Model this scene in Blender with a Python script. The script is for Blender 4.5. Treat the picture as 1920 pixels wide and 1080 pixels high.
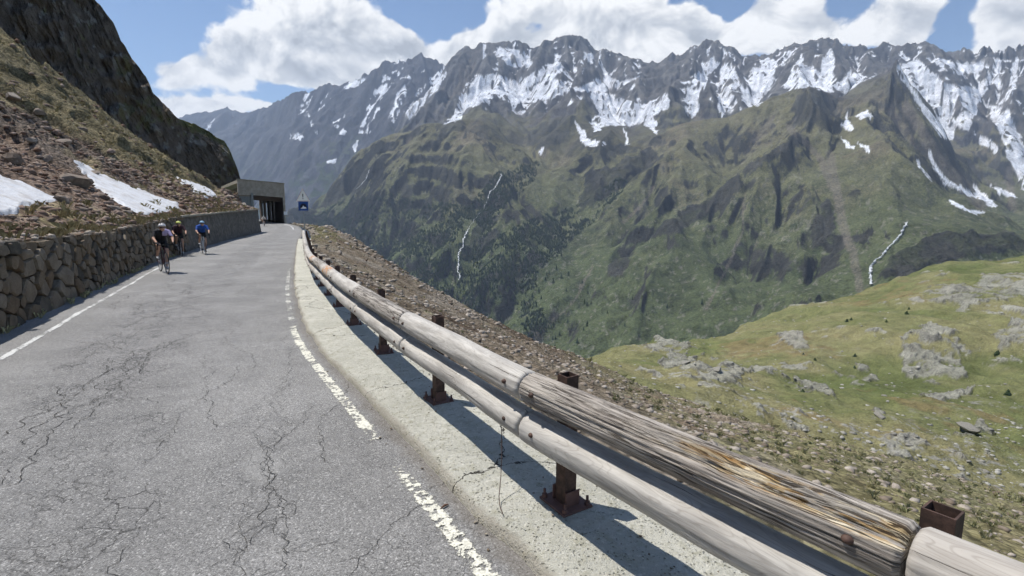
import bpy, bmesh, math, random
import numpy as np
from mathutils import Vector, Matrix

for _o in list(bpy.data.objects):
    bpy.data.objects.remove(_o)
scene = bpy.context.scene
COL = scene.collection
rad = math.radians

# ------------------------------------------------------------------ camera
CH, FPX, HORIZ = 1.62, 1000.0, 402.0
PITCH = math.atan((540 - HORIZ) / FPX)
cd = bpy.data.cameras.new('camera')
cd.sensor_width = 36.0
cd.lens = 36.0 * FPX / 1920.0
cd.clip_start = 0.05
cd.clip_end = 60000
cam = bpy.data.objects.new('camera', cd)
COL.objects.link(cam)
cam.location = (0, 0, CH)
cam.rotation_euler = (math.pi / 2 - PITCH, 0, 0)
scene.camera = cam

# ------------------------------------------------------------------ render and exposure
scene.render.engine = 'CYCLES'
scene.cycles.use_denoising = True
scene.cycles.max_bounces = 6
scene.cycles.diffuse_bounces = 2
scene.cycles.glossy_bounces = 2
scene.cycles.transparent_max_bounces = 12
scene.cycles.volume_bounces = 0
scene.cycles.use_adaptive_sampling = True
scene.cycles.adaptive_threshold = 0.04
scene.cycles.adaptive_min_samples = 16
scene.cycles.sample_clamp_indirect = 4.0
scene.view_settings.view_transform = 'Standard'
scene.view_settings.look = 'None'
scene.view_settings.gamma = 1.0
scene.view_settings.use_curve_mapping = False
scene.view_settings.exposure = 0.24

# ------------------------------------------------------------------ sun
SUN_EL, SUN_AZ = 66.0, 19.0      # from the left, a little ahead
SD = Vector((-math.cos(rad(SUN_EL)) * math.cos(rad(SUN_AZ)), math.cos(rad(SUN_EL)) * math.sin(rad(SUN_AZ)), math.sin(rad(SUN_EL))))
sl = bpy.data.lights.new('sun', 'SUN')
sl.energy = 5.0
sl.angle = rad(0.53)
sl.color = (1.0, 0.96, 0.9)
sun = bpy.data.objects.new('sun', sl)
COL.objects.link(sun)
sun.rotation_euler = SD.to_track_quat('Z', 'Y').to_euler()
sun.location = (-20, 5, 60)

# ------------------------------------------------------------------ node helpers
class NT:
    def __init__(s, tree):
        s.t = tree
    def n(s, kind, **kw):
        nd = s.t.nodes.new(kind)
        ins = kw.pop('ins', {})
        for k, v in kw.items():
            setattr(nd, k, v)
        for k, v in ins.items():
            s.put(nd.inputs[k], v)
        return nd
    def put(s, sock, v):
        if isinstance(v, bpy.types.NodeSocket):
            s.t.links.new(v, sock)
        else:
            if sock.type == 'RGBA' and len(v) == 3:
                v = (*v, 1.0)
            sock.default_value = v
    def m(s, op, a, b=0.0, c=None, clamp=False):
        nd = s.t.nodes.new('ShaderNodeMath')
        nd.operation = op
        nd.use_clamp = clamp
        s.put(nd.inputs[0], a)
        if op not in ('SQRT', 'ABSOLUTE', 'SINE', 'COSINE', 'EXPONENT'):
            s.put(nd.inputs[1], b)
        if c is not None:
            s.put(nd.inputs[2], c)
        return nd.outputs[0]
    def vm(s, op, a, b=None):
        nd = s.t.nodes.new('ShaderNodeVectorMath')
        nd.operation = op
        s.put(nd.inputs[0], a)
        if b is not None:
            if op == 'SCALE':
                s.put(nd.inputs['Scale'], b)
            else:
                s.put(nd.inputs[1], b)
        return nd.outputs['Value'] if op in ('LENGTH', 'DOT_PRODUCT', 'DISTANCE') else nd.outputs[0]
    def noise(s, vec, scale, detail=4.0, rough=0.55, dist=0.0, out='Fac'):
        nd = s.t.nodes.new('ShaderNodeTexNoise')
        s.put(nd.inputs['Vector'], vec)
        s.put(nd.inputs['Scale'], scale)
        nd.inputs['Detail'].default_value = detail
        nd.inputs['Roughness'].default_value = rough
        nd.inputs['Distortion'].default_value = dist
        return nd.outputs[out]
    def voro(s, vec, scale, feature='F1', out='Distance', rnd=1.0):
        nd = s.t.nodes.new('ShaderNodeTexVoronoi')
        nd.feature = feature
        s.put(nd.inputs['Vector'], vec)
        s.put(nd.inputs['Scale'], scale)
        nd.inputs['Randomness'].default_value = rnd
        return nd.outputs[out]
    def ss(s, v, lo, hi, a=0.0, b=1.0):
        nd = s.t.nodes.new('ShaderNodeMapRange')
        nd.interpolation_type = 'SMOOTHSTEP'
        s.put(nd.inputs[0], v)
        for i, q in zip((1, 2, 3, 4), (lo, hi, a, b)):
            s.put(nd.inputs[i], q)
        return nd.outputs[0]
    def lin(s, v, lo, hi, a=0.0, b=1.0):
        nd = s.t.nodes.new('ShaderNodeMapRange')
        s.put(nd.inputs[0], v)
        for i, q in zip((1, 2, 3, 4), (lo, hi, a, b)):
            s.put(nd.inputs[i], q)
        return nd.outputs[0]
    def mix(s, f, a, b, mode='MIX'):
        nd = s.t.nodes.new('ShaderNodeMix')
        nd.data_type = 'RGBA'
        nd.blend_type = mode
        s.put(nd.inputs[0], f)
        s.put(nd.inputs[6], a)
        s.put(nd.inputs[7], b)
        return nd.outputs[2]
    def mapv(s, vec, scale=(1, 1, 1), loc=(0, 0, 0), rot=(0, 0, 0)):
        nd = s.t.nodes.new('ShaderNodeMapping')
        s.put(nd.inputs[0], vec)
        nd.inputs[1].default_value = loc
        nd.inputs[2].default_value = rot
        nd.inputs[3].default_value = scale
        return nd.outputs[0]
    def bump(s, h, strength=0.5, dist=0.02, normal=None):
        nd = s.t.nodes.new('ShaderNodeBump')
        s.put(nd.inputs['Height'], h)
        nd.inputs['Strength'].default_value = strength
        nd.inputs['Distance'].default_value = dist
        if normal is not None:
            s.put(nd.inputs['Normal'], normal)
        return nd.outputs[0]

MATS = {}
def mat(name, build=None, col=(0.5, 0.5, 0.5), rough=0.8, metal=0.0, spec=0.3):
    if name in MATS:
        return MATS[name]
    m = bpy.data.materials.new(name)
    m.use_nodes = True
    t = NT(m.node_tree)
    b = m.node_tree.nodes['Principled BSDF']
    b.inputs['Base Color'].default_value = (*col, 1)
    b.inputs['Roughness'].default_value = rough
    b.inputs['Metallic'].default_value = metal
    b.inputs['Specular IOR Level'].default_value = spec
    if build:
        build(t, b, m)
    MATS[name] = m
    return m
def obco(t):
    return t.n('ShaderNodeTexCoord').outputs['Object']
def geo(t):
    return t.n('ShaderNodeNewGeometry').outputs['Position']
def uvco(t):
    return t.n('ShaderNodeTexCoord').outputs['UV']

# ------------------------------------------------------------------ sky with cumulus
world = bpy.data.worlds.new('World')
scene.world = world
world.use_nodes = True
wt = world.node_tree
wt.nodes.clear()
W = NT(wt)
sky = W.n('ShaderNodeTexSky', sky_type='NISHITA', sun_disc=False)
sky.sun_elevation = rad(SUN_EL)
sky.sun_rotation = math.atan2(SD.x, SD.y)
sky.altitude = 2500
sky.air_density = 1.15
sky.dust_density = 0.3
sky.ozone_density = 2.2
dirv = W.n('ShaderNodeTexCoord').outputs['Generated']
sep = W.n('ShaderNodeSeparateXYZ', ins={0: dirv})
az = W.m('ARCTAN2', sep.outputs[0], sep.outputs[1])
el = W.m('ARCSINE', sep.outputs[2])
def pix_angles(px, py):
    fx, fy = (px - 960) / FPX, -(py - 540) / FPX
    d = Vector((fx, math.cos(PITCH) + fy * math.sin(PITCH), -math.sin(PITCH) + fy * math.cos(PITCH))).normalized()
    return math.atan2(d.x, d.y), math.asin(d.z)
# where cumulus stand and where blue shows: pixel of the photograph, half-width, half-height, weight
CLOUDS = [(560, 20, 190, 60, .55), (430, 120, 80, 60, .6), (600, 110, 130, 55, .5), (760, 90, 90, 50, .6), (300, 110, 55, 25, .5),
          (340, 175, 60, 35, .35), (480, 200, 70, 16, .25), (950, 55, 90, 60, .6), (1080, 40, 110, 60, .5), (1200, 45, 110, 60, .65), (1320, 60, 90, 45, .5),
          (1470, 30, 110, 45, .6), (1580, 60, 40, 18, .3), (1700, 30, 85, 45, .75), (1880, 45, 70, 50, .7), (1050, 90, 300, 30, .3),
          (250, 40, 90, 60, -1.2), (780, 15, 55, 32, -.75), (1000, 48, 26, 18, -.35), (560, 165, 70, 9, -.2), (1365, 12, 30, 30, -.7),
          (1605, 15, 30, 40, -.75), (1795, 50, 28, 60, -.85), (1650, 92, 60, 14, -.4), (690, 120, 100, 40, .25), (420, 178, 90, 11, -.55), (545, 172, 60, 12, -.35), (640, 25, 60, 25, .3), (830, 55, 22, 30, -.5), (1255, 5, 18, 16, -.4), (200, -60, 160, 80, -.6), (1500, -90, 500, 70, -.2)]
bias = None
wp = W.n('ShaderNodeCombineXYZ', ins={0: az, 1: el, 2: 0.0}).outputs[0]
wn = W.noise(W.vm('SCALE', wp, 1.0), 9.0, 3, .6, out='Color')
wp2 = W.vm('ADD', wp, W.vm('SCALE', W.vm('SUBTRACT', wn, (.5, .5, .5)), .055))
s2 = W.n('ShaderNodeSeparateXYZ', ins={0: wp2})
for (px, py, rx, ry, w) in CLOUDS:
    a0, e0 = pix_angles(px, py)
    ax = W.m('DIVIDE', W.m('SUBTRACT', s2.outputs[0], a0), rx / FPX * .95)
    ay = W.m('DIVIDE', W.m('SUBTRACT', s2.outputs[1], e0), ry / FPX * .95)
    d2 = W.m('ADD', W.m('MULTIPLY', ax, ax), W.m('MULTIPLY', ay, ay))
    g = W.m('MULTIPLY', W.m('EXPONENT', W.m('MULTIPLY', d2, -.8)), w)
    bias = g if bias is None else W.m('ADD', bias, g)
def cloud_noise(off):
    p = W.vm('ADD', wp, (off[0], off[1], 0.0))
    q = W.mapv(p, scale=(1.0, 1.25, 1.0), loc=(3.1, 1.7, 0))
    return W.noise(q, 8.0, 7, .58, .35), q
n0, q0 = cloud_noise((0, 0))
n1, _ = cloud_noise((-.012, .022))
puff = W.voro(W.vm('ADD', q0, W.vm('SCALE', wn, .05)), 17.0, 'F1')
puff2 = W.voro(W.vm('ADD', q0, W.vm('SCALE', wn, .04)), 43.0, 'F1')
f0 = W.m('SUBTRACT', n0, W.m('ADD', W.m('MULTIPLY', puff, .22), W.m('MULTIPLY', W.m('SUBTRACT', puff2, .4), .12)))
hor = W.ss(el, .2, .75, .0, -.5)
dens = W.m('ADD', W.m('ADD', f0, W.m('MULTIPLY', bias, .52)), hor)
cmask = W.ss(dens, .41, .54)
thick = W.ss(dens, .46, .95)
lit = W.m('SUBTRACT', W.m('SUBTRACT', n0, n1), W.m('MULTIPLY', W.m('SUBTRACT', puff2, .4), .05))
litn = W.lin(lit, -.11, .11, -.35, .35)
big = W.noise(wp, 9.0, 3, .45)
br = W.m('ADD', W.m('SUBTRACT', W.m('SUBTRACT', 1.0, W.m('MULTIPLY', thick, .30)), W.m('MULTIPLY', W.m('SUBTRACT', big, .5), .7)), W.m('MULTIPLY', litn, .75))
br = W.m('MINIMUM', W.m('MAXIMUM', br, .50), .98)
ccol = W.mix(W.ss(br, .45, 1.0), (.86, .92, 1.0), (1.0, 1.0, .99))
bg1 = W.n('ShaderNodeBackground', ins={0: sky.outputs[0], 1: 0.115})
bg2 = W.n('ShaderNodeBackground', ins={0: ccol, 1: br})
mixw = W.n('ShaderNodeMixShader', ins={0: W.m('MULTIPLY', cmask, .97), 1: bg1.outputs[0], 2: bg2.outputs[0]})
W.n('ShaderNodeOutputWorld', ins={0: mixw.outputs[0]})
world.cycles.sampling_method = 'MANUAL'
world.cycles.sample_map_resolution = 512

# ------------------------------------------------------------------ maths helpers
cp, sp = math.cos(PITCH), math.sin(PITCH)
def unproj(px, py, t):
    px, py, t = np.asarray(px, float), np.asarray(py, float), np.asarray(t, float)
    fx, fy = (px - 960) / FPX, -(py - 540) / FPX
    return np.stack([fx * t, (cp + fy * sp) * t, CH + (-sp + fy * cp) * t], -1)
def proj(P):
    P = np.asarray(P, float)
    x, y, z = P[..., 0], P[..., 1], P[..., 2] - CH
    d = y * cp - z * sp
    u = y * sp + z * cp
    d = np.where(np.abs(d) < 1e-3, 1e-3, d)
    return 960 + FPX * x / d, 540 - FPX * u / d, d
def _h(ix, iy, seed):
    n = (ix.astype(np.int64) * 374761393 + iy.astype(np.int64) * 668265263 + seed * 1442695041) & 0xffffffff
    n = ((n ^ (n >> 13)) * 1274126177) & 0xffffffff
    n = (n ^ (n >> 16)) & 0xffffffff
    n = (n * 2246822519) & 0xffffffff
    n = n ^ (n >> 15)
    return (n & 0xffffff) / float(0xffffff)
def vn(x, y, seed=0):
    x = np.asarray(x, float); y = np.asarray(y, float)
    ix, iy = np.floor(x), np.floor(y)
    fx, fy = x - ix, y - iy
    u = fx * fx * fx * (fx * (fx * 6 - 15) + 10); v = fy * fy * fy * (fy * (fy * 6 - 15) + 10)
    ix = ix.astype(np.int64); iy = iy.astype(np.int64)
    a, b, c, d = _h(ix, iy, seed), _h(ix + 1, iy, seed), _h(ix, iy + 1, seed), _h(ix + 1, iy + 1, seed)
    return (a + (b - a) * u + (c - a) * v + (a - b - c + d) * u * v) * 2 - 1
def fbm(x, y, octv=5, seed=0, gain=.5):
    s, a, n = 0.0, 1.0, 0.0
    for o in range(octv):
        ca, sa = math.cos(o * .9), math.sin(o * .9)
        s = s + a * vn((x * ca - y * sa) * 2 ** o + 17.3 * o, (x * sa + y * ca) * 2 ** o - 9.1 * o, seed + o)
        n += a
        a *= gain
    return s / n
def ridged(x, y, octv=5, seed=0, gain=.5):
    s, a, n = 0.0, 1.0, 0.0
    for o in range(octv):
        ca, sa = math.cos(o * .9), math.sin(o * .9)
        s = s + a * (1 - 2 * np.abs(vn((x * ca - y * sa) * 2 ** o + 7.3 * o, (x * sa + y * ca) * 2 ** o - 3.1 * o, seed + o)))
        n += a
        a *= gain
    return s / n
def sstep(v, lo, hi):
    t = np.clip((v - lo) / (hi - lo), 0, 1)
    return t * t * (3 - 2 * t)
def lerp(a, b, f):
    f = np.asarray(f)[..., None]
    return np.asarray(a) * (1 - f) + np.asarray(b) * f
def grid_slope(X, Y, Z):
    xi, xj = np.gradient(X); yi, yj = np.gradient(Y); zi, zj = np.gradient(Z)
    det = xi * yj - xj * yi
    det = np.where(np.abs(det) < 1e-9, 1e-9, det)
    return (zi * yj - zj * yi) / det, (zj * xi - zi * xj) / det
def erode(X, Y, gx, gy, wave, amp, octv=4, seed=3, gain=.5, smin=.15, smax=.7, sharp=0.0):
    """gullies that run down the fall line: added height, and -1..1 (gully..rib) map"""
    H = np.zeros_like(X); R = np.zeros_like(X)
    lim = 2.0
    for o in range(octv):
        sl_ = np.hypot(gx, gy) + 1e-6
        k = np.minimum(1, lim / sl_)
        st = sstep(sl_, smin, smax)
        sx, sy = -gy / sl_, gx / sl_
        f = 1.0 / (wave / 1.9 ** o)
        px, py = X * f + 31.7 * o, Y * f - 11.9 * o
        ix, iy = np.floor(px), np.floor(py)
        C = np.zeros_like(X); S = np.zeros_like(X); Wt = np.zeros_like(X)
        for a in (-1, 0, 1):
            for b in (-1, 0, 1):
                cx, cy = ix + a, iy + b
                ci, cj = cx.astype(np.int64), cy.astype(np.int64)
                qx = px - cx - .1 - .8 * _h(ci, cj, seed + o * 7)
                qy = py - cy - .1 - .8 * _h(ci, cj, seed + 91 + o * 7)
                w = np.exp(-2.2 * (qx * qx + qy * qy))
                ph = (qx * sx + qy * sy) * 2 * math.pi * .95
                C += w * np.cos(ph); S += w * np.sin(ph); Wt += w
        C /= Wt; S /= Wt
        m = np.sqrt(C * C + S * S) + .25
        C /= m; S /= m
        A = amp * gain ** o
        Cs = C if not sharp else C * (1 - sharp) + sharp * (1 - 2 * np.sqrt(np.clip((1 - C) / 2, 0, 1)))
        H += A * Cs * st
        R += gain ** o * C * st
        g = -A * S * st * f * 2 * math.pi * .6
        gx = gx * .8 + g * sx; gy = gy * .8 + g * sy
    return H, R

# ------------------------------------------------------------------ object helpers
def tag(o, label=None, cat=None, group=None, kind=None):
    if label: o['label'] = label
    if cat: o['category'] = cat
    if group: o['group'] = group
    if kind: o['kind'] = kind
    return o
def link(name, me, m=None, parent=None):
    o = bpy.data.objects.new(name, me)
    COL.objects.link(o)
    if m is not None and me is not None and len(me.materials) == 0:
        for mm in (m if isinstance(m, (list, tuple)) else [m]):
            me.materials.append(mm)
    if parent is not None:
        o.parent = parent
    return o
def empty(name, loc=(0, 0, 0), rz=0.0):
    o = bpy.data.objects.new(name, None)
    COL.objects.link(o)
    o.location = loc
    o.rotation_euler = (0, 0, rz)
    o.empty_display_size = .2
    return o
def mesh_np(name, V, F, smooth=True, colr=None, uv=None, mi=None):
    """V (n,3), F (m,k) index array, k = 3 or 4"""
    V = np.ascontiguousarray(V, dtype=np.float32).reshape(-1, 3)
    F = np.ascontiguousarray(F, dtype=np.int32)
    k = F.shape[1]
    me = bpy.data.meshes.new(name)
    me.vertices.add(len(V)); me.vertices.foreach_set('co', V.ravel())
    me.loops.add(F.size); me.loops.foreach_set('vertex_index', F.ravel())
    me.polygons.add(len(F)); me.polygons.foreach_set('loop_start', np.arange(0, F.size, k, dtype=np.int32))
    me.polygons.foreach_set('loop_total', np.full(len(F), k, dtype=np.int32))
    if smooth:
        me.polygons.foreach_set('use_smooth', np.ones(len(F), dtype=bool))
    if mi is not None:
        me.polygons.foreach_set('material_index', np.asarray(mi, dtype=np.int32))
    if colr is not None:
        at = me.color_attributes.new('Col', 'FLOAT_COLOR', 'POINT')
        c = np.ones((len(V), 4), dtype=np.float32)
        c[:, :colr.shape[-1]] = colr.reshape(len(V), -1)
        at.data.foreach_set('color', c.ravel())
    if uv is not None:
        ul = me.uv_layers.new(name='UVMap')
        ul.data.foreach_set('uv', np.ascontiguousarray(np.asarray(uv, dtype=np.float32).reshape(-1, 2)[F.ravel()]).ravel())
    me.update(calc_edges=True)
    me.validate()
    return me
def grid_faces(nr, nc, wrap=False):
    i, j = np.meshgrid(np.arange(nr - 1), np.arange(nc if wrap else nc - 1), indexing='ij')
    j2 = (j + 1) % nc
    return np.stack([i * nc + j, i * nc + j2, (i + 1) * nc + j2, (i + 1) * nc + j], -1).reshape(-1, 4)
class MB:
    """collects simple solids into one mesh"""
    def __init__(s):
        s.v = []; s.f = []; s.mi = []; s.sm = []
    def add(s, verts, faces, mi=0, smooth=False):
        b = len(s.v)
        s.v += [tuple(v) for v in verts]
        s.f += [tuple(b + i for i in f) for f in faces]
        s.mi += [mi] * len(faces)
        s.sm += [smooth] * len(faces)
    def box(s, c, size, rot=None, mi=0):
        hx, hy, hz = size[0] / 2, size[1] / 2, size[2] / 2
        vs = [Vector((x, y, z)) for x in (-hx, hx) for y in (-hy, hy) for z in (-hz, hz)]
        if rot is not None:
            vs = [rot @ v for v in vs]
        s.add([Vector(c) + v for v in vs], [(0, 1, 3, 2), (4, 6, 7, 5), (0, 4, 5, 1), (2, 3, 7, 6), (0, 2, 6, 4), (1, 5, 7, 3)], mi)
    def tube(s, pts, r, n=8, mi=0, caps=True, smooth=True):
        pts = [Vector(p) for p in pts]
        if not isinstance(r, (list, tuple)):
            r = [r] * len(pts)
        rings = []
        for i, p in enumerate(pts):
            d = (pts[min(i + 1, len(pts) - 1)] - pts[max(i - 1, 0)]).normalized()
            up = Vector((0, 0, 1)) if abs(d.z) < .95 else Vector((1, 0, 0))
            a = d.cross(up).normalized(); b = a.cross(d)
            rings.append([p + (a * math.cos(2 * math.pi * k / n) + b * math.sin(2 * math.pi * k / n)) * r[i] for k in range(n)])
        vs = [v for R in rings for v in R]
        fs = [(i * n + k, i * n + (k + 1) % n, (i + 1) * n + (k + 1) % n, (i + 1) * n + k) for i in range(len(pts) - 1) for k in range(n)]
        s.add(vs, fs, mi, smooth)
        if caps:
            s.add(rings[0], [tuple(range(n))[::-1]], mi)
            s.add(rings[-1], [tuple(range(n))], mi)
    def torus(s, c, R, r, axis, n=36, m=6, mi=0):
        axis = Vector(axis).normalized()
        up = Vector((0, 0, 1)) if abs(axis.z) < .9 else Vector((1, 0, 0))
        a = axis.cross(up).normalized(); b = axis.cross(a)
        vs = []
        for i in range(n):
            th = 2 * math.pi * i / n
            d = a * math.cos(th) + b * math.sin(th)
            for k in range(m):
                ph = 2 * math.pi * k / m
                vs.append(Vector(c) + d * (R + r * math.cos(ph)) + axis * (r * math.sin(ph)))
        s.add(vs, [(i * m + k, ((i + 1) % n) * m + k, ((i + 1) % n) * m + (k + 1) % m, i * m + (k + 1) % m) for i in range(n) for k in range(m)], mi, True)
    def ball(s, c, r, n=10, m=7, mi=0, sc=(1, 1, 1), rot=None):
        vs = []
        for i in range(m + 1):
            th = math.pi * i / m
            for k in range(n):
                ph = 2 * math.pi * k / n
                v = Vector((math.sin(th) * math.cos(ph) * sc[0], math.sin(th) * math.sin(ph) * sc[1], math.cos(th) * sc[2])) * r
                vs.append(Vector(c) + (rot @ v if rot is not None else v))
        s.add(vs, [(i * n + k, (i + 1) * n + k, (i + 1) * n + (k + 1) % n, i * n + (k + 1) % n) for i in range(m) for k in range(n)], mi, True)
    def prism(s, poly, z0, z1, mi=0, M=None):
        """poly in local xy, extruded along z, transformed by M"""
        n = len(poly)
        vs = [Vector((p[0], p[1], z0)) for p in poly] + [Vector((p[0], p[1], z1)) for p in poly]
        if M is not None:
            vs = [M @ v for v in vs]
        s.add(vs, [tuple(range(n))[::-1], tuple(range(n, 2 * n))] + [(i, (i + 1) % n, n + (i + 1) % n, n + i) for i in range(n)], mi)
    def mesh(s, name):
        me = bpy.data.meshes.new(name)
        me.from_pydata(s.v, [], s.f)
        me.polygons.foreach_set('material_index', s.mi)
        me.polygons.foreach_set('use_smooth', s.sm)
        me.update()
        return me
    def build(s, name, m, parent=None):
        return link(name, s.mesh(name), m, parent)
def copy_tree(o, parent=None):
    c = o.copy()
    COL.objects.link(c)
    if parent is not None:
        c.parent = parent
    for ch in o.children:
        copy_tree(ch, c)
    return c

# ================================================================== terrain
def line(knots, pxs):
    k = np.array(knots, float)
    return np.interp(pxs, k[:, 0], k[:, 1]), np.interp(pxs, k[:, 0], k[:, 2])
def layered(pxs, lines, rows, warp=0.0, seed=900):
    """rows of points between successive lines; the lines are read at wandering columns so that creases do not run straight"""
    out = []
    r = 0
    tot = sum(rows)
    for k, n in enumerate(rows):
        nn = n + (1 if k == len(rows) - 1 else 0)
        for j in range(nn):
            f = j / n
            q = pxs
            if warp:
                e = math.sin(math.pi / 2 * min(1, f)) if k == 0 else (math.cos(math.pi / 2 * min(1, f)) if k == len(rows) - 1 else 1.0)
                amp = warp * (1 - .75 * max(0, 1 - abs(r - sum(rows[:-1])) / 40))
                q = pxs + amp * e * (vn(pxs / 170, np.full_like(pxs, r / 95.0), seed) + .5 * vn(pxs / 80, np.full_like(pxs, r / 45.0), seed + 1))
            a = unproj(pxs, *line(lines[k], q)); b = unproj(pxs, *line(lines[k + 1], q))
            out.append(a * (1 - f) + b * f)
            r += 1
    return np.stack(out, 0)
def smooth_cols(A, it=6):
    for _ in range(it):
        A[:, 1:-1] = A[:, 1:-1] * .5 + (A[:, :-2] + A[:, 2:]) * .25
    return A
def smooth_rows(A, it=6):
    for _ in range(it):
        A[1:-1] = A[1:-1] * .5 + (A[:-2] + A[2:]) * .25
    return A
def inpoly(px, py, poly):
    r = np.zeros(px.shape, bool)
    n = len(poly)
    for i in range(n):
        x0, y0 = poly[i]; x1, y1 = poly[(i + 1) % n]
        if y0 == y1: continue
        c = ((y0 > py) != (y1 > py)) & (px < (x1 - x0) * (py - y0) / (y1 - y0) + x0)
        r ^= c
    return r
def near_line(px, py, pts):
    d = np.full(px.shape, 1e9)
    for (x0, y0), (x1, y1) in zip(pts[:-1], pts[1:]):
        vx, vy = x1 - x0, y1 - y0
        t = np.clip(((px - x0) * vx + (py - y0) * vy) / (vx * vx + vy * vy), 0, 1)
        d = np.minimum(d, np.hypot(px - x0 - t * vx, py - y0 - t * vy))
    return d
def blur(A, r, it=2):
    for _ in range(it):
        for ax in (0, 1):
            B = np.concatenate([np.repeat(A.take([0], ax), r + 1, ax), A, np.repeat(A.take([-1], ax), r, ax)], ax).cumsum(ax)
            n = A.shape[ax]
            A = (B.take(range(2 * r + 1, 2 * r + 1 + n), ax) - B.take(range(0, n), ax)) / (2 * r + 1)
    return A
def face_normz(X, Y, Z):
    gx, gy = grid_slope(X, Y, Z)
    return np.hypot(gx, gy), gx, gy

def terrain_mat(name, scale, bump_d, fine=.35, rough=.95, patch=.5):
    def build(t, b, m):
        p = geo(t)
        c = t.n('ShaderNodeVertexColor', layer_name='Col').outputs[0]
        n1 = t.noise(p, scale, 8, .65)
        n2 = t.noise(p, scale * 9.0, 6, .65)
        k = t.m('ADD', t.lin(n1, .25, .75, 1 - patch, 1 + patch), t.lin(n2, .3, .7, -fine, fine))
        k = t.m('MAXIMUM', k, .2)
        b.inputs['Roughness'].default_value = rough
        b.inputs['Specular IOR Level'].default_value = .1
        t.put(b.inputs['Base Color'], t.mix(1.0, c, t.n('ShaderNodeCombineColor', ins={0: k, 1: k, 2: k}).outputs[0], 'MULTIPLY'))
        t.put(b.inputs['Normal'], t.bump(t.m('ADD', n1, t.m('MULTIPLY', n2, .35)), .8, bump_d))
    return mat(name, build)

# ------------------------------------------------------------------ the far range and the slope across the valley
pxs = np.linspace(535, 2420, 1250)
LV = [(520, 445, 3000), (600, 470, 2500), (700, 525, 2050), (800, 590, 1750), (900, 650, 1550), (1000, 705, 1400), (1100, 735, 1300), (1200, 725, 1200), (1400, 690, 1150), (1600, 640, 1050), (1700, 575, 1050), (1920, 560, 1050), (2420, 540, 1000)]
LM = [(520, 430, 3050), (600, 425, 2700), (700, 410, 2450), (800, 400, 2300), (900, 420, 2150), (1000, 430, 2050), (1150, 440, 1950), (1300, 430, 1850), (1450, 415, 1720), (1540, 415, 1600), (1600, 425, 1480), (1660, 436, 1370), (1720, 434, 1310), (1800, 425, 1300), (1920, 452, 1280), (2420, 440, 1250)]
LS = [(520, 428, 3100), (570, 408, 3000), (620, 375, 2950), (660, 332, 2950), (700, 297, 2950), (740, 270, 2900), (790, 246, 2900), (860, 238, 2850), (930, 262, 2700), (1000, 284, 2650), (1100, 282, 2650), (1160, 274, 2650), (1210, 266, 2650), (1260, 240, 2700), (1300, 228, 2700), (1380, 215, 2700), (1440, 190, 2650), (1485, 176, 2600), (1513, 164, 2600), (1545, 175, 2620), (1575, 192, 2750), (1613, 162, 3000), (1640, 142, 3100), (1675, 122, 3150), (1697, 160, 3050), (1727, 205, 2900), (1757, 255, 2750), (1780, 310, 2600), (1830, 375, 2350), (1880, 396, 2250), (1920, 398, 2250), (2420, 400, 2200)]
LG = [(520, 460, 3600), (700, 330, 3500), (790, 270, 3500), (840, 245, 3500), (900, 215, 3500), (1000, 205, 3500), (1060, 200, 3400), (1130, 225, 3400), (1200, 235, 3350), (1240, 228, 3350), (1290, 240, 3200), (1380, 235, 3200), (1440, 215, 3150), (1513, 195, 3100), (1560, 200, 3100), (1613, 185, 3350), (1675, 150, 3450), (1727, 232, 3350), (1757, 268, 3250), (1780, 300, 3150), (1830, 318, 3050), (1880, 330, 3000), (1920, 335, 3000), (2420, 330, 2900)]
LR = [(520, 480, 4800), (700, 330, 4800), (760, 240, 4800), (800, 197, 4800), (835, 152, 4800), (858, 114, 4750), (880, 97, 4700), (900, 104, 4700), (925, 88, 4700), (940, 84, 4700), (960, 86, 4650), (990, 95, 4650), (1020, 90, 4650), (1042, 82, 4600), (1080, 83, 4600), (1105, 93, 4600), (1150, 102, 4550), (1205, 112, 4550), (1240, 114, 4500), (1270, 104, 4500), (1295, 92, 4450), (1325, 79, 4450), (1345, 90, 4450), (1370, 97, 4400), (1420, 97, 4400), (1460, 94, 4350), (1482, 82, 4350), (1520, 79, 4300), (1560, 80, 4300), (1600, 84, 4300), (1640, 93, 4250), (1665, 98, 4250), (1690, 92, 4200), (1720, 95, 4200), (1770, 99, 4200), (1805, 96, 4150), (1830, 92, 4150), (1848, 84, 4150), (1862, 94, 4100), (1885, 80, 4100), (1900, 92, 4100), (1920, 86, 4100), (2000, 75, 4050), (2200, 60, 4000), (2420, 80, 4000)]
LB = [(p, y + 130, t + 1200) for p, y, t in LR]
A = layered(pxs, [LV, LM, LS, LG, LR, LB], [120, 170, 60, 190, 14], 26)
X, Y, Z = smooth_cols(A[..., 0].copy(), 3), smooth_cols(A[..., 1].copy(), 6), smooth_cols(smooth_rows(A[..., 2].copy(), 6), 6)
rowi = np.arange(X.shape[0])[:, None]; PC = pxs[None, :]
kr = np.exp(-((rowi - 540) / 14.0) ** 2)
ks_ = np.exp(-((rowi - 290) / 24.0) ** 2) * sstep(PC, 1180, 1280) * (1 - sstep(PC, 1720, 1800))
calm = (1 - .85 * sstep(PC, 1500, 1590) * (1 - sstep(rowi, 125, 215)) ) * (1 - .8 * ks_)
wx, wy = X + 90 * fbm(X / 420, Y / 420, 4, 5), Y + 90 * fbm(X / 420, Y / 420, 4, 6)
low = sstep(Z, 250, 900)
Z += (18 + 45 * low) * fbm(wx / 520, wy / 520, 4, 11)
sl0, gx, gy = face_normz(X, Y, Z)
gx, gy = blur(gx, 26), blur(gy, 26)
H0, R0 = erode(wx, wy, gx, gy, 900, 88, 2, 8, .5, .12, .6)
Z1 = Z + H0 * (1 - .6 * kr) * calm
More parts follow.
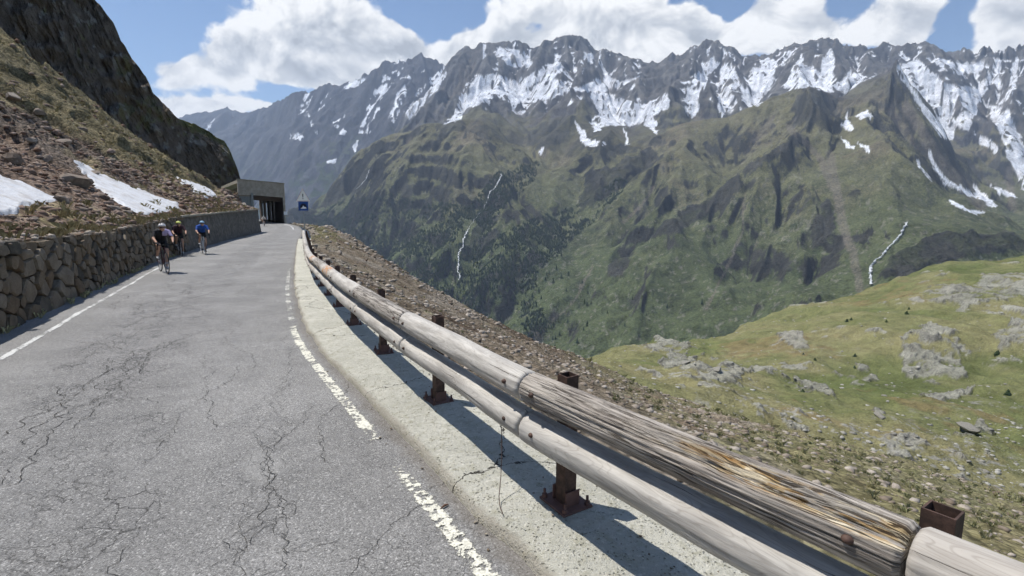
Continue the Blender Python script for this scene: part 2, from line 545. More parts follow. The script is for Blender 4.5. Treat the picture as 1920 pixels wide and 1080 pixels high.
_, gx, gy = face_normz(X, Y, Z1)
gx, gy = blur(gx, 9), blur(gy, 9)
H1, R1 = erode(wx, wy, gx, gy, 360, 56, 4, 3, .5, .2, .75, .6)
Z1 += H1 * (.95 + .35 * low) * (1 - .35 * kr) * calm
rr = ridged(wx / 230, wy / 230, 6, 21, .55)
Z1 += rr * (11 + 20 * low) * sstep(sl0, .25, .7) * (1 - .2 * kr)
Z1 += (5 + 7 * low) * fbm(wx / 60, wy / 60, 5, 31, .6)
_, gx, gy = face_normz(X, Y, Z1)
gx, gy = blur(gx, 3), blur(gy, 3)
H2, R2 = erode(X, Y, gx, gy, 125, 13, 3, 33, .55, .3, .9, .7)
Z1 += H2 * (.45 + .55 * low)
jg = ridged(PC / 40.0 + 0 * X, rowi / 60.0 + 0 * X, 5, 41, .68)
Z1 += np.exp(-((rowi - 540) / 22.0) ** 2) * 62 * jg
# rock steps: soft terraces that give cliffs bands
ph = Z1 / 85 + 1.2 * fbm(X / 500, Y / 500, 4, 44)
Z1 += 5 * np.sin(ph * 2 * math.pi) * sstep(fbm(X / 380, Y / 380, 3, 45), -.1, .35)
Z1[0] -= 120
Z1[-1] = Z[-1]
PX, PY, _ = proj(np.stack([X, Y, Z1], -1))
sl1, gx1, gy1 = face_normz(X, Y, Z1)
nA, nB, nC = fbm(X / 210, Y / 210, 5, 51), fbm(X / 55, Y / 55, 4, 61), fbm(X / 800, Y / 800, 3, 71)
wpx, wpy = PX + 9 * nB + 5 * fbm(X / 24, Y / 24, 3, 62), PY + 8 * nA + 5 * fbm(X / 24, Y / 24, 3, 63)

# ground cover, low to high
grass_lo = np.array([.076, .092, .042]); grass_hi = np.array([.134, .126, .070]); brown = np.array([.145, .122, .084])
rock_d = np.array([.060, .060, .064]); rock_l = np.array([.165, .158, .15]); scree = np.array([.150, .132, .108]); snow_c = np.array([.70, .72, .76])
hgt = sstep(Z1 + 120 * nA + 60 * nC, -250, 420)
C = lerp(np.broadcast_to(grass_lo, X.shape + (3,)), grass_hi, hgt)
C = lerp(C, brown, .75 * sstep(nA + .4 * nB, .05, .5) * sstep(Z1, -200, 300))
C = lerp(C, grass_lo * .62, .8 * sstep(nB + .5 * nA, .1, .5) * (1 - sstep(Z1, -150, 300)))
print('slope pct', np.percentile(sl1, [10, 30, 50, 70, 90]))
rk = sstep(sl1 + .35 * nB + .22 * nA - .2 * R1 - .25 * low, 1.12, 1.4)
rk = np.maximum(rk, sstep(Z1 + 140 * nA, 470, 760) * .9)
shelf = inpoly(wpx, wpy, [(800, 236), (1000, 190), (1250, 190), (1250, 275), (1100, 300), (950, 270)])
rk = np.maximum(rk, shelf * (.35 + .5 * sstep(nB, -.2, .3)))
bush = sstep(fbm(X / 13, Y / 13, 3, 75), .18, .42) * (1 - sstep(Z1, 0, 420)) * sstep(nA, -.5, .2)
C = lerp(C, [.036, .050, .022], .6 * bush)
C = lerp(C, [.19, .18, .15], .55 * sstep(fbm(X / 11, Y / 11, 3, 76), .36, .5))
# crags on the spur: dark rock, with turned-from-sun shade put into its colour
cragm = np.zeros(X.shape)
for poly in ([(1240, 420), (1330, 375), (1385, 325), (1395, 355), (1350, 395), (1270, 440), (1200, 455)], [(1395, 320), (1470, 270), (1500, 255), (1500, 275), (1440, 310), (1400, 335)], [(1500, 190), (1530, 170), (1570, 200), (1578, 250), (1530, 240), (1500, 225)],
             [(1515, 430), (1555, 375), (1570, 430), (1550, 460), (1530, 475)], [(1140, 500), (1180, 490), (1170, 525), (1145, 525)], [(1600, 450), (1635, 425), (1640, 440), (1615, 470)], [(985, 262), (1050, 205), (1075, 225), (1060, 268), (1000, 285)],
             [(1100, 330), (1220, 280), (1240, 300), (1170, 350), (1080, 400)], [(880, 440), (925, 360), (940, 370), (900, 450), (870, 500)], [(1640, 525), (1670, 480), (1760, 440), (1900, 445), (1930, 470), (1800, 490), (1690, 520)], [(1590, 370), (1620, 355), (1600, 385)]):
    pm_ = inpoly(wpx, wpy, poly)
    cragm = np.maximum(cragm, pm_)
    rk = np.maximum(rk, pm_ * (.6 + .4 * sstep(nB, -.4, .1)))
rc = lerp(np.broadcast_to(rock_d, X.shape + (3,)), rock_l, np.clip(.42 + .9 * nB + .35 * R1, 0, 1))
rc = rc * (.36 + .60 * low)[..., None] * np.where(low[..., None] < .5, np.array([1.0, 1.02, .88]), 1.0)  # low rock is dark, and darkened further for crag faces turned from the sun
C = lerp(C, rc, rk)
# scree fans and bare runnels
sc = sstep(-R1 + .5 * nA, .55, .95) * sstep(Z1, 150, 450) * .55
for pts, w in (([(1555, 290), (1570, 360), (1580, 420), (1600, 480), (1612, 540)], 11), ([(1395, 365), (1392, 430), (1370, 490), (1340, 545), (1325, 580)], 3.2), ([(1110, 500), (1080, 560), (1050, 590), (1000, 632)], 3.0), ([(1700, 200), (1760, 300), (1840, 385)], 14), ([(1170, 415), (1200, 390), (1225, 350)], 4), ([(1480, 240), (1540, 300), (1560, 350)], 9), ([(1930, 200), (1890, 330), (1900, 390)], 10)):
    sc = np.maximum(sc, .62 * (1 - sstep(near_line(wpx * .4 + PX * .6, PY, pts) - 2 * nB, w * .5, w)))
C = lerp(C, scree, sc)
# snow: cirques, gullies and traced fields
SNOW = [[(892, 142), (925, 140), (970, 150), (1000, 160), (1032, 145), (1060, 155), (1070, 172), (1035, 186), (970, 196), (927, 184), (875, 205), (852, 232), (832, 234), (857, 200), (872, 167)],
        [(930, 90), (960, 92), (982, 97), (1002, 117), (992, 128), (960, 124), (940, 110)], [(975, 150), (1045, 110), (1060, 130), (1032, 148), (995, 158)],
        [(1105, 172), (1130, 172), (1170, 185), (1208, 195), (1252, 175), (1255, 198), (1225, 220), (1234, 252), (1205, 232), (1180, 236), (1132, 236), (1118, 248), (1108, 228), (1125, 215)],
        [(1080, 172), (1115, 147), (1142, 160), (1170, 152), (1205, 142), (1170, 160), (1128, 174)], [(1095, 98), (1112, 98), (1112, 120), (1097, 118)], [(1125, 105), (1140, 140), (1160, 155), (1135, 160)],
        [(1285, 205), (1300, 140), (1345, 105), (1350, 118), (1325, 150), (1310, 205), (1300, 222)], [(1350, 130), (1370, 120), (1385, 155), (1370, 190), (1352, 222), (1345, 200)], [(1390, 190), (1400, 160), (1440, 110), (1455, 120), (1450, 160), (1420, 198)],
        [(1465, 165), (1490, 120), (1500, 100), (1510, 120), (1545, 140), (1550, 168), (1500, 165)], [(1560, 160), (1600, 130), (1625, 145), (1600, 165), (1580, 176)], [(1530, 172), (1545, 110), (1560, 90), (1565, 115), (1560, 175)],
        [(1676, 124), (1720, 110), (1750, 138), (1780, 158), (1834, 164), (1857, 132), (1862, 150), (1840, 180), (1830, 215), (1815, 245), (1790, 235), (1785, 262), (1760, 255), (1735, 215), (1700, 165)],
        [(1730, 104), (1760, 125), (1795, 140), (1840, 135), (1855, 128), (1850, 115), (1800, 120), (1760, 108)],
        [(1850, 195), (1888, 200), (1920, 275), (1960, 300), (1960, 370), (1918, 355), (1890, 295), (1865, 235)], [(1860, 110), (1872, 110), (1885, 195), (1872, 195)], [(1885, 190), (1900, 110), (1912, 105), (1898, 195)], [(1575, 235), (1590, 215), (1602, 245), (1590, 245)], [(1608, 215), (1625, 205), (1635, 218), (1612, 224)],
        [(1575, 255), (1605, 275), (1600, 280), (1580, 268)], [(1610, 265), (1635, 283), (1630, 288), (1612, 275)], [(1740, 278), (1775, 335), (1835, 368), (1832, 374), (1770, 345), (1738, 290)], [(1720, 295), (1752, 345), (1745, 340), (1718, 305)], [(1825, 345), (1850, 365), (1870, 388), (1855, 388), (1828, 365)],
        [(1782, 370), (1820, 393), (1850, 398), (1830, 402), (1785, 382)], [(1825, 240), (1870, 280), (1868, 290), (1835, 268)], [(1858, 345), (1905, 365), (1905, 372), (1870, 362)], [(1075, 225), (1088, 262), (1110, 275), (1140, 270), (1130, 262), (1105, 262), (1090, 240)], [(1010, 285), (1022, 278), (1020, 295)], [(1172, 235), (1180, 272), (1172, 272)],
        [(757, 205), (800, 160), (832, 128), (838, 140), (808, 185), (770, 225)]]
sn = np.zeros(X.shape)
for poly in SNOW:
    sn = np.maximum(sn, inpoly(wpx * .5 + PX * .5 + 3 * nB, wpy * .5 + PY * .5, poly).astype(float))
gul = sstep(-.55 * R1 - .85 * R2 + .35 * nB + .3 * nA - .45 * sstep(sl1, 1.1, 2.0), .17, .36)
zone = sstep(Z1 + 110 * nA + 60 * nB, 560, 820) * (1 - .75 * sstep(PX, 1120, 1060) * sstep(PX, 850, 900) * sstep(PY, 200, 230))
zone *= 1 - .7 * sstep(np.abs(PX - 1240), 60, 20)
zone *= 1 - .9 * ((PX < 905) & (PX > 500))
zone *= 1 - sstep(inpoly(wpx, wpy, [(1575, 182), (1613, 160), (1675, 122), (1700, 165), (1770, 275), (1760, 345), (1640, 350), (1560, 300)]).astype(float), .3, .7) * .93
zone *= 1 - inpoly(wpx, wpy, [(1180, 290), (1260, 238), (1380, 213), (1513, 160), (1580, 190), (1600, 400), (1200, 400)]) * 1.0
crag = sstep(sl1 + .5 * nB, 1.35, 1.75)
sn *= 1 - .85 * sstep(R2 * .8 + .7 * nB + .35 * R1, .56, .85)
trc = sn.copy()
sn = np.maximum(sn, gul * zone)
sn *= 1 - np.where(trc > .5, .35, .85) * crag
sn *= 1 - .8 * sstep(fbm(X / 30, Y / 30, 3, 88), .36, .52) * (sl1 > .6)
C = lerp(C, snow_c, sstep(sn, .35, .6))
rkb = blur(np.clip(rk - .15, 0, 1), 1) * (1 - .85 * sstep(sn, .4, .7))
Z1 = Z1 + rkb * (8 * ridged(X / 52, Y / 52, 4, 98, .6) + 3 * fbm(X / 17, Y / 17, 3, 99)) + (1 - rkb) * 1.8 * fbm(X / 26, Y / 26, 3, 100) * (1 - sstep(sn, .4, .7))
cb = blur(cragm, 3)
Z1 = Z1 + cb * (10 + 16 * ridged(X / 60, Y / 60, 5, 97, .55)) * .9
PX, PY, _ = proj(np.stack([X, Y, Z1], -1))
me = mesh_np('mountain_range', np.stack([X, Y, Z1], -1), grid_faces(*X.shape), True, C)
o = link('mountain_range', me, terrain_mat('mountain ground', .02, 22.0, .55, .95, .42))
tag(o, 'snow streaked rocky range above green valley slopes', 'mountains', kind='structure')
MT = dict(X=X, Y=Y, Z=Z1, PX=PX, PY=PY, rk=rk, sn=sn, sl=sl1, nA=nA, nB=nB, P=wpx)

# ------------------------------------------------------------------ the blue massif further down the valley
pxs = np.linspace(180, 930, 520)
B0 = [(180, 430, 5200), (345, 430, 5000), (560, 450, 4300), (700, 430, 3900), (930, 360, 3900)]
B1 = [(180, 330, 7000), (345, 320, 6800), (450, 330, 6000), (560, 345, 5000), (700, 330, 4700), (930, 270, 4700)]
BR = [(180, 262, 9000), (300, 240, 8800), (345, 221, 8600), (365, 214, 8500), (382, 208, 8400), (405, 206, 8300), (418, 203, 8300), (440, 212, 8000), (465, 213, 7800), (490, 206, 7400), (512, 202, 7200), (540, 189, 6600), (556, 180, 6300), (600, 165, 6100), (640, 155, 6000), (676, 149, 5900), (700, 134, 5800), (724, 120, 5800), (748, 108, 5800), (762, 107, 5800), (772, 113, 5800), (788, 101, 5800), (800, 111, 5800), (815, 113, 5800), (832, 125, 5800), (860, 150, 5800), (930, 190, 5800)]
BB = [(p, y + 100, t + 1500) for p, y, t in BR]
A = layered(pxs, [B0, B1, BR, BB], [70, 150, 10], 14, 950)
kr = np.exp(-((np.arange(231) - 220) / 14.0) ** 2)[:, None]
X, Y, Z = A[..., 0].copy(), A[..., 1].copy(), smooth_rows(A[..., 2].copy(), 4)
wx, wy = X + 120 * fbm(X / 600, Y / 600, 4, 105), Y + 120 * fbm(X / 600, Y / 600, 4, 106)
Z += 40 * fbm(wx / 700, wy / 700, 4, 111)
s0, gx, gy = face_normz(X, Y, Z)
gx, gy = blur(gx, 8), blur(gy, 8)
H1, R1 = erode(wx, wy, gx, gy, 700, 70, 5, 13, .5, .15, .6)
Z1 = Z + H1 * (1 - .75 * kr) + 24 * ridged(wx / 320, wy / 320, 6, 121, .55) * sstep(s0, .2, .6) * (1 - .6 * kr) + 8 * fbm(wx / 70, wy / 70, 4, 122)
Z1 += np.exp(-((np.arange(231)[:, None] - 220) / 14.0) ** 2) * 70 * ridged(pxs[None, :] / 34.0 + 0 * X, np.arange(231)[:, None] / 40.0 + 0 * X, 4, 141, .6)
Z1[0] -= 200
Z1[-1] = Z[-1]
PX, PY, _ = proj(np.stack([X, Y, Z1], -1))
s1, _, _ = face_normz(X, Y, Z1)
nA, nB = fbm(X / 260, Y / 260, 5, 151), fbm(X / 70, Y / 70, 4, 161)
C = lerp(np.broadcast_to([.026, .040, .022], X.shape + (3,)), [.056, .066, .040], sstep(Z1 + 200 * nA, 0, 700))  # cloud shadow over the massif is put into these dark forest tones
rk = np.maximum(sstep(Z1 + 180 * nA + 120 * nB, 450, 950), sstep(s1 + .3 * nB, .8, 1.1))
C = lerp(C, lerp(np.broadcast_to([.034, .036, .044], X.shape + (3,)), [.085, .085, .092], np.clip(.4 + .9 * nB, 0, 1)), rk)  # rock tones darkened too, standing in for the cloud shadow
sn = np.zeros(X.shape)
wpx, wpy = PX + 6 * nB + 4 * nA, PY + 5 * nA
for poly in ([(672, 250), (690, 205), (706, 170), (722, 146), (726, 155), (712, 195), (690, 250)], [(757, 212), (780, 180), (800, 158), (832, 122), (840, 140), (812, 190), (770, 228)], [(728, 225), (745, 175), (762, 160), (760, 190), (740, 232)], [(536, 250), (560, 252), (585, 268), (560, 266), (544, 262)], [(578, 215), (595, 245), (608, 258), (598, 256), (580, 232)],
             [(606, 300), (632, 296), (628, 304), (610, 305)], [(640, 170), (660, 150), (690, 146), (668, 162)], [(620, 225), (650, 245), (640, 255)], [(384, 250), (400, 222), (403, 224), (390, 250)], [(655, 210), (640, 225), (622, 232), (640, 218)], [(750, 150), (770, 140), (800, 135), (775, 150)], [(660, 275), (668, 262), (670, 278), (664, 290)]):
    sn = np.maximum(sn, inpoly(wpx, wpy, poly).astype(float))
sn = np.maximum(sn, sstep(-R1 + .8 * nB, .55, .8) * sstep(Z1 + 100 * nA, 850, 1150) * .9 * (PX > 540))
sn *= 1 - sstep(nB, .2, .45)
sn *= 1 - .9 * sstep(ridged(X / 90, Y / 90, 4, 171), .25, .45)
rkb = rk * (1 - .8 * sstep(sn, .4, .7))
Z1 = Z1 + rkb * (30 * ridged(X / 130, Y / 130, 5, 172, .62) + 5 * fbm(X / 36, Y / 36, 3, 173)) * (1 - .5 * kr)
C = lerp(C, snow_c, sstep(sn, .35, .65))
me = mesh_np('distant_massif', np.stack([X, Y, Z1], -1), grid_faces(*X.shape), True, C)
o = link('distant_massif', me, terrain_mat('massif ground', .006, 14.0, .25, .95, .3))
tag(o, 'dark blue hazy massif with narrow snow gullies far down the valley', 'mountains', kind='structure')
BT = dict(X=X, Y=Y, Z=Z1, PX=PX, PY=PY)

def pick(T, px, py):
    d = (T['PX'] - px) ** 2 + (T['PY'] - py) ** 2
    k = np.where(d < d.min() + 6, np.hypot(T['X'], T['Y']), 1e12).argmin()
    return np.array([T['X'].flat[k], T['Y'].flat[k], T['Z'].flat[k]])

# ------------------------------------------------------------------ road lines in plan
def catmull(pts, step):
    P = np.array(pts, float)
    P = np.concatenate([[2 * P[0] - P[1]], P, [2 * P[-1] - P[-2]]])
    out = []
    for i in range(1, len(P) - 2):
        n = max(4, int(np.linalg.norm(P[i + 1] - P[i]) / step * 2))
        u = np.linspace(0, 1, n, endpoint=False)[:, None]
        a, b, c, d = P[i - 1], P[i], P[i + 1], P[i + 2]
        # centripetal-like: scale tangents by segment length
        L = np.linalg.norm(c - b)
        m0 = (c - a) / np.linalg.norm(c - a) * L; m1 = (d - b) / np.linalg.norm(d - b) * L
        out.append((2 * u**3 - 3 * u**2 + 1) * b + (u**3 - 2 * u**2 + u) * m0 + (-2 * u**3 + 3 * u**2) * c + (u**3 - u**2) * m1)
    out.append(P[-2][None])
    Q = np.concatenate(out)
    s = np.concatenate([[0], np.cumsum(np.linalg.norm(np.diff(Q, axis=0), axis=1))])
    S = np.arange(0, s[-1], step)
    return np.stack([np.interp(S, s, Q[:, k]) for k in range(Q.shape[1])], -1)
def zr(y):
    return np.interp(y, [-30, 0, 5, 9, 14, 24, 37, 56, 75, 96, 160], [.0, 0, 0, -.06, -.2, -.2, -.17, -.28, -.2, .02, .5])
def normals2(Q):
    d = np.gradient(Q, axis=0)
    d /= np.linalg.norm(d, axis=1)[:, None]
    return np.stack([d[:, 1], -d[:, 0]], -1), d           # right-hand normal (away from the road at the kerb), tangent
KERB = catmull([(8, -11.5), (4.5, -5.5), (2.3, -1.6), (1.15, .35), (.5, 1.48), (.05, 2.26), (-.76, 3.62), (-1.68, 5.16), (-2.39, 6.4), (-3.0, 7.6), (-5.1, 12.4), (-7.65, 18.7), (-10.1, 24.9), (-14.7, 36.7), (-22.6, 57.6), (-32, 80), (-41, 97), (-55, 121), (-75, 156)], .12)
KN, KT = normals2(KERB)
KS = np.arange(len(KERB)) * .12
WALL = catmull([(-1.2, -4.5), (-3.5, 0.1), (-7.27, 7.42), (-12.7, 18.0), (-15.9, 25.8), (-18.7, 33.9), (-23.0, 46), (-27.0, 57.7)], .12)
WN, WT = normals2(WALL)                                    # towards the road
WS = np.arange(len(WALL)) * .12
def kerb_at(y):
    return int(np.abs(KERB[:, 1] - y).argmin())
def wall_at(y):
    return int(np.abs(WALL[:, 1] - y).argmin())
def wall_h(y):
    return np.interp(y, [-5, 7.4, 18, 25.8, 33.9, 57.7], [1.2, 1.24, 1.42, 1.7, 1.85, 2.45])

# ------------------------------------------------------------------ asphalt
def b_asphalt(t, b, m):
    uv = uvco(t)
    s_ = t.n('ShaderNodeSeparateXYZ', ins={0: uv})
    p = geo(t)
    big = t.noise(p, .55, 5, .6)
    mid = t.noise(p, 4.0, 5, .6)
    fine = t.noise(p, 90.0, 3, .7)
    grit = t.voro(p, 230.0, 'F1', 'Color')
    gs = t.n('ShaderNodeSeparateColor', ins={0: grit}).outputs[0]
    warp = t.vm('ADD', uv, t.vm('SCALE', t.vm('SUBTRACT', t.noise(uv, 3.0, 4, .6, out='Color'), (.5, .5, .5)), .35))
    warp2 = t.vm('ADD', uv, t.vm('SCALE', t.vm('SUBTRACT', t.noise(uv, 7.0, 4, .65, out='Color'), (.5, .5, .5)), .16))
    # long cracks along the wheel track, then crazing between them
    craze = t.voro(t.mapv(warp2, scale=(6.5, 4.2, 1)), 1.0, 'DISTANCE_TO_EDGE')
    fcraze = t.voro(t.mapv(warp2, scale=(13, 11, 1)), 1.0, 'DISTANCE_TO_EDGE')
    u = s_.outputs[0]; v = s_.outputs[1]
    zone1 = t.m('MULTIPLY', t.ss(u, -3.0, -2.5), t.ss(u, -1.15, -1.6))
    zone1 = t.m('MULTIPLY', zone1, t.ss(t.noise(uv, .35, 3, .5), .22, .42))
    zone2 = t.m('MULTIPLY', t.ss(u, -1.5, -1.0), t.ss(t.noise(t.vm('ADD', uv, (9, 4, 0)), .5, 3, .5), .32, .52))
    zone = t.m('MAXIMUM', zone1, t.m('MULTIPLY', zone2, .6))
    wv = t.noise(uv, 1.4, 4, .6)
    wc = t.m('SUBTRACT', t.m('MULTIPLY', t.lin(wv, .4, .7, .0, .022), zone), .006)
    wf = t.m('SUBTRACT', t.m('MULTIPLY', t.lin(t.noise(uv, 2.3, 3, .6), .42, .7, .0, .06), zone), .010)
    c2 = t.m('MULTIPLY', t.ss(t.m('SUBTRACT', wc, craze), -.007, .007), .85)
    c3 = t.m('MULTIPLY', t.ss(t.m('SUBTRACT', wf, fcraze), -.02, .02), .55)
    crack = t.m('MAXIMUM', c2, c3)
    # patches and oil-darkened track
    base = t.mix(t.ss(big, .35, .68), (.185, .181, .174), (.240, .235, .226))
    base = t.mix(t.m('MULTIPLY', t.ss(mid, .45, .8), .35), base, (.165, .162, .158))
    dk = t.m('MULTIPLY', t.ss(t.noise(t.vm('ADD', p, (31, 7, 0)), .8, 4, .6), .55, .75), .35)
    base = t.mix(dk, base, (.12, .117, .116))
    base = t.mix(t.m('MULTIPLY', zone, t.ss(mid, .4, .7, .05, .4)), base, (.12, .118, .116))
    gb = t.n('ShaderNodeSeparateColor', ins={0: t.voro(p, 115.0, 'F1', 'Color')}).outputs[1]
    k = t.m('ADD', t.m('ADD', t.lin(fine, .3, .7, .66, 1.34), t.lin(gs, 0, 1, -.30, .30)), t.lin(gb, 0, 1, -.22, .22))
    base = t.mix(1.0, base, t.n('ShaderNodeCombineColor', ins={0: k, 1: k, 2: k}).outputs[0], 'MULTIPLY')
    spark = t.m('MAXIMUM', t.m('MULTIPLY', t.ss(gs, .93, .97), t.ss(fine, .45, .6)), t.m('MULTIPLY', t.ss(gb, .955, .97), .8))
    base = t.mix(t.m('MULTIPLY', spark, .7), base, (.45, .44, .42))
    # repaired pale patches
    pp = t.ss(t.voro(t.mapv(uv, scale=(.8, .34, 1), loc=(.3, .2, 0)), 1.0, 'F1'), .14, .11)
    base = t.mix(t.m('MULTIPLY', pp, .3), base, (.30, .295, .28))
    base = t.mix(t.m('MULTIPLY', crack, .9), base, (.022, .021, .02))
    # brown grit along the kerb
    kerbd = t.m('MULTIPLY', t.ss(t.m('ADD', u, t.lin(mid, 0, 1, -.1, .1)), -.12, -.01), .4)
    base = t.mix(kerbd, base, (.13, .108, .082))
    t.put(b.inputs['Base Color'], base)
    b.inputs['Roughness'].default_value = .88
    b.inputs['Specular IOR Level'].default_value = .25
    h = t.m('SUBTRACT', t.m('ADD', t.m('MULTIPLY', fine, .5), t.m('MULTIPLY', gs, .5)), t.m('MULTIPLY', crack, 2.2))
    t.put(b.inputs['Normal'], t.bump(h, .55, .006))
ASPH = mat('asphalt', b_asphalt)

ks = slice(0, len(KERB), 3)
K3, N3, S3 = KERB[ks], KN[ks], KS[ks]
wl = []
for q, n_ in zip(K3, N3):
    if q[1] < 60:
        d = (WALL - q) @ -n_
        lat = np.abs((WALL - q) @ np.array([n_[1], -n_[0]]))
        wl.append(max(3.0, d[lat.argmin()]) + .5)
    else:
        wl.append(np.interp(q[1], [60, 75, 100], [5.5, 7.5, 7.5]))
wl = np.array(wl)
nl = 26
fr = np.linspace(0, 1, nl)
off = -(fr[None, :] * (wl[:, None] + .12)) + .12
RX = K3[:, None, 0] + N3[:, None, 0] * off; RY = K3[:, None, 1] + N3[:, None, 1] * off
RZ = zr(RY) + .012 * fbm(RX / 1.3, RY / 1.3, 3, 201) + .03 * fbm(RX / 6, RY / 6, 2, 202)
me = mesh_np('road', np.stack([RX, RY, RZ], -1), grid_faces(*RX.shape)[:, ::-1], True, uv=np.stack([off + 0 * RX, S3[:, None] + 0 * RX], -1))
road = link('road', me, ASPH)
tag(road, 'cracked grey asphalt mountain road', 'road', kind='structure')
def road_z(x, y):
    return float(zr(y) + .012 * fbm(np.array(x / 1.3), np.array(y / 1.3), 3, 201) + .03 * fbm(np.array(x / 6.), np.array(y / 6.), 2, 202))

# cracks: thin jagged ribbons of one dark colour, laid just above the asphalt
def road_pt(u, s):
    k = np.clip(s / .12, 0, len(KERB) - 1.001); i = k.astype(int); f_ = (k - i)[:, None]
    q = KERB[i] * (1 - f_) + KERB[i + 1] * f_
    n_ = KN[i] * (1 - f_) + KN[i + 1] * f_
    x, y = q[:, 0] + n_[:, 0] * u, q[:, 1] + n_[:, 1] * u
    z = zr(y) + .012 * fbm(x / 1.3, y / 1.3, 3, 201) + .03 * fbm(x / 6, y / 6, 2, 202)
    return np.stack([x, y, z + .004], -1)
rc_ = np.random.RandomState(12)
CV, CF = [], []
cn_ = [0]
def ribbon(us, ss, w):
    P = road_pt(np.array(us), np.array(ss))
    d = np.gradient(P[:, :2], axis=0); d /= np.linalg.norm(d, axis=1)[:, None] + 1e-9
    nn = np.stack([-d[:, 1], d[:, 0], 0 * d[:, 0]], -1)
    ww = np.array(w)[:, None] * (.45 + 1.1 * rc_.rand(len(P))[:, None]) * .5
    ww[0] *= .1; ww[-1] *= .1
    V = np.concatenate([P - nn * ww, P + nn * ww])
    n = len(P)
    CV.append(V)
    k = np.arange(n - 1)
    CF.append(np.stack([k, k + 1, n + k + 1, n + k], -1) + cn_[0])
    cn_[0] += 2 * n
def walk(u, s, ang, length, w, wander=.5, step=.035):
    n = max(4, int(length / step))
    a = ang; us, ss = [u], [s]
    pull = ang
    for k in range(n):
        pull = pull + rc_.normal(0, .05)
        a = pull + rc_.normal(0, wander)
        st_ = step * rc_.uniform(.5, 1.6)
        u += math.sin(a) * st_; s += math.cos(a) * st_
        us.append(u); ss.append(s)
    ribbon(us, ss, np.full(len(us), w))
    return us, ss
sK = lambda y: KS[kerb_at(y)]
for lane, dens_, wmul in (((-2.95, -1.45), 44, 1.0), ((-1.25, -.35), 24, .75)):
    tracks = []
    for k in range(dens_):
        y_ = rc_.uniform(.4, 13) if k % 3 else rc_.uniform(.4, 6)
        u_ = rc_.uniform(*lane) if rc_.rand() < .6 else rc_.normal(sum(lane) / 2, .22)
        tr = walk(u_, sK(y_), rc_.normal(0, .12), rc_.uniform(.6, 3.0), wmul * rc_.uniform(.0013, .0038) * (1 + y_ / 9), .6)
        tracks.append(tr)
        for q in range(rc_.randint(2, 7)):
            j = rc_.randint(len(tr[0]))
            walk(tr[0][j], tr[1][j], rc_.choice([-1, 1]) * rc_.uniform(.7, 1.7), rc_.uniform(.06, .28), wmul * rc_.uniform(.001, .0024) * (1 + y_ / 9), .55, .025)
for y_, u_, ln in ((3.2, -1.9, .8), (5.6, -1.1, 1.2), (6.8, -2.6, .9), (9.0, -3.6, 1.6), (11.0, -3.9, 2.0), (14.0, -3.2, 1.5), (2.3, -2.6, .9)):
    walk(u_, sK(y_), rc_.choice([-1, 1]) * rc_.uniform(1.1, 1.5), ln * .7, .002 * (1 + y_ / 12), .5)
for y_, u_, ln in ((10.5, -3.0, 2.6), (14, -2.9, 3.0), (19, -2.4, 4.0), (26, -2.6, 6.0), (12, -1.9, 2.2), (34, -2.2, 6.0)):
    walk(u_, sK(y_), rc_.normal(0, .15), ln, .007 * (1 + y_ / 25), .5, .08)
me = mesh_np('cracks', np.concatenate(CV), np.concatenate(CF), False)
ck_ = link('cracks', me, mat('crack ribbon', col=(.055, .053, .050), rough=.95, spec=.1), road)
ck_['kind'] = 'stuff'

# painted edge lines: thin sheets with worn holes
def paint_mat(name, wear, col):
    def bld(t, b, m):
        p = geo(t)
        n = t.m('ADD', t.m('MULTIPLY', t.noise(p, 26.0, 5, .7), .55), t.m('MULTIPLY', t.noise(p, 2.2, 4, .6), .45))
        u = t.n('ShaderNodeSeparateXYZ', ins={0: uvco(t)}).outputs[0]
        edge = t.m('ABSOLUTE', t.m('SUBTRACT', u, .5))
        n = t.m('SUBTRACT', n, t.m('MULTIPLY', t.ss(edge, .25, .5), .12))
        a = t.ss(n, wear, wear + .05)
        t.put(b.inputs['Alpha'], a)
        t.put(b.inputs['Base Color'], t.mix(t.ss(t.noise(p, 60.0, 3, .7), .35, .65), col, tuple(c * .72 for c in col)))
        b.inputs['Roughness'].default_value = .8
    return mat(name, bld)
def strip(name, Q, N, i0, i1, o0, o1, m, label, lift=.005, step=1):
    idx = np.arange(i0, i1, step)
    f = np.linspace(0, 1, 4)
    of = o0 + (o1 - o0) * f
    xx = Q[idx, None, 0] + N[idx, None, 0] * of; yy = Q[idx, None, 1] + N[idx, None, 1] * of
    zz = zr(yy) + .012 * fbm(xx / 1.3, yy / 1.3, 3, 201) + .03 * fbm(xx / 6, yy / 6, 2, 202) + lift
    me = mesh_np(name, np.stack([xx, yy, zz], -1), grid_faces(*xx.shape)[:, ::-1], True, uv=np.stack([f[None] + 0 * xx, idx[:, None] * .12 + 0 * xx], -1))
    return tag(link(name, me, m), label, 'road marking', kind='structure')
PW = paint_mat('worn white paint', .455, (.70, .68, .58))
PW2 = paint_mat('worn white paint far', .50, (.62, .61, .55))
PWL = paint_mat('white line paint', .435, (.60, .60, .58))
strip('edge_line', KERB, KN, kerb_at(-3), kerb_at(3.50), -.235, -.105, PW, 'worn white dash on asphalt beside the concrete kerb, nearest')
strip('edge_line', KERB, KN, kerb_at(3.78), kerb_at(8.0), -.225, -.10, PW, 'worn white dash beside the kerb, second along')
strip('edge_line', KERB, KN, kerb_at(8.3), kerb_at(19.0), -.225, -.10, PW2, 'faint broken white line along the far kerb')
strip('edge_line', WALL, WN, wall_at(-2), wall_at(18.5), .54, .64, PWL, 'white edge line along the foot of the stone wall')
strip('edge_line', KERB, KN, kerb_at(66), kerb_at(92), -1.0, -.75, PWL, 'white edge line in front of the gallery', step=2)

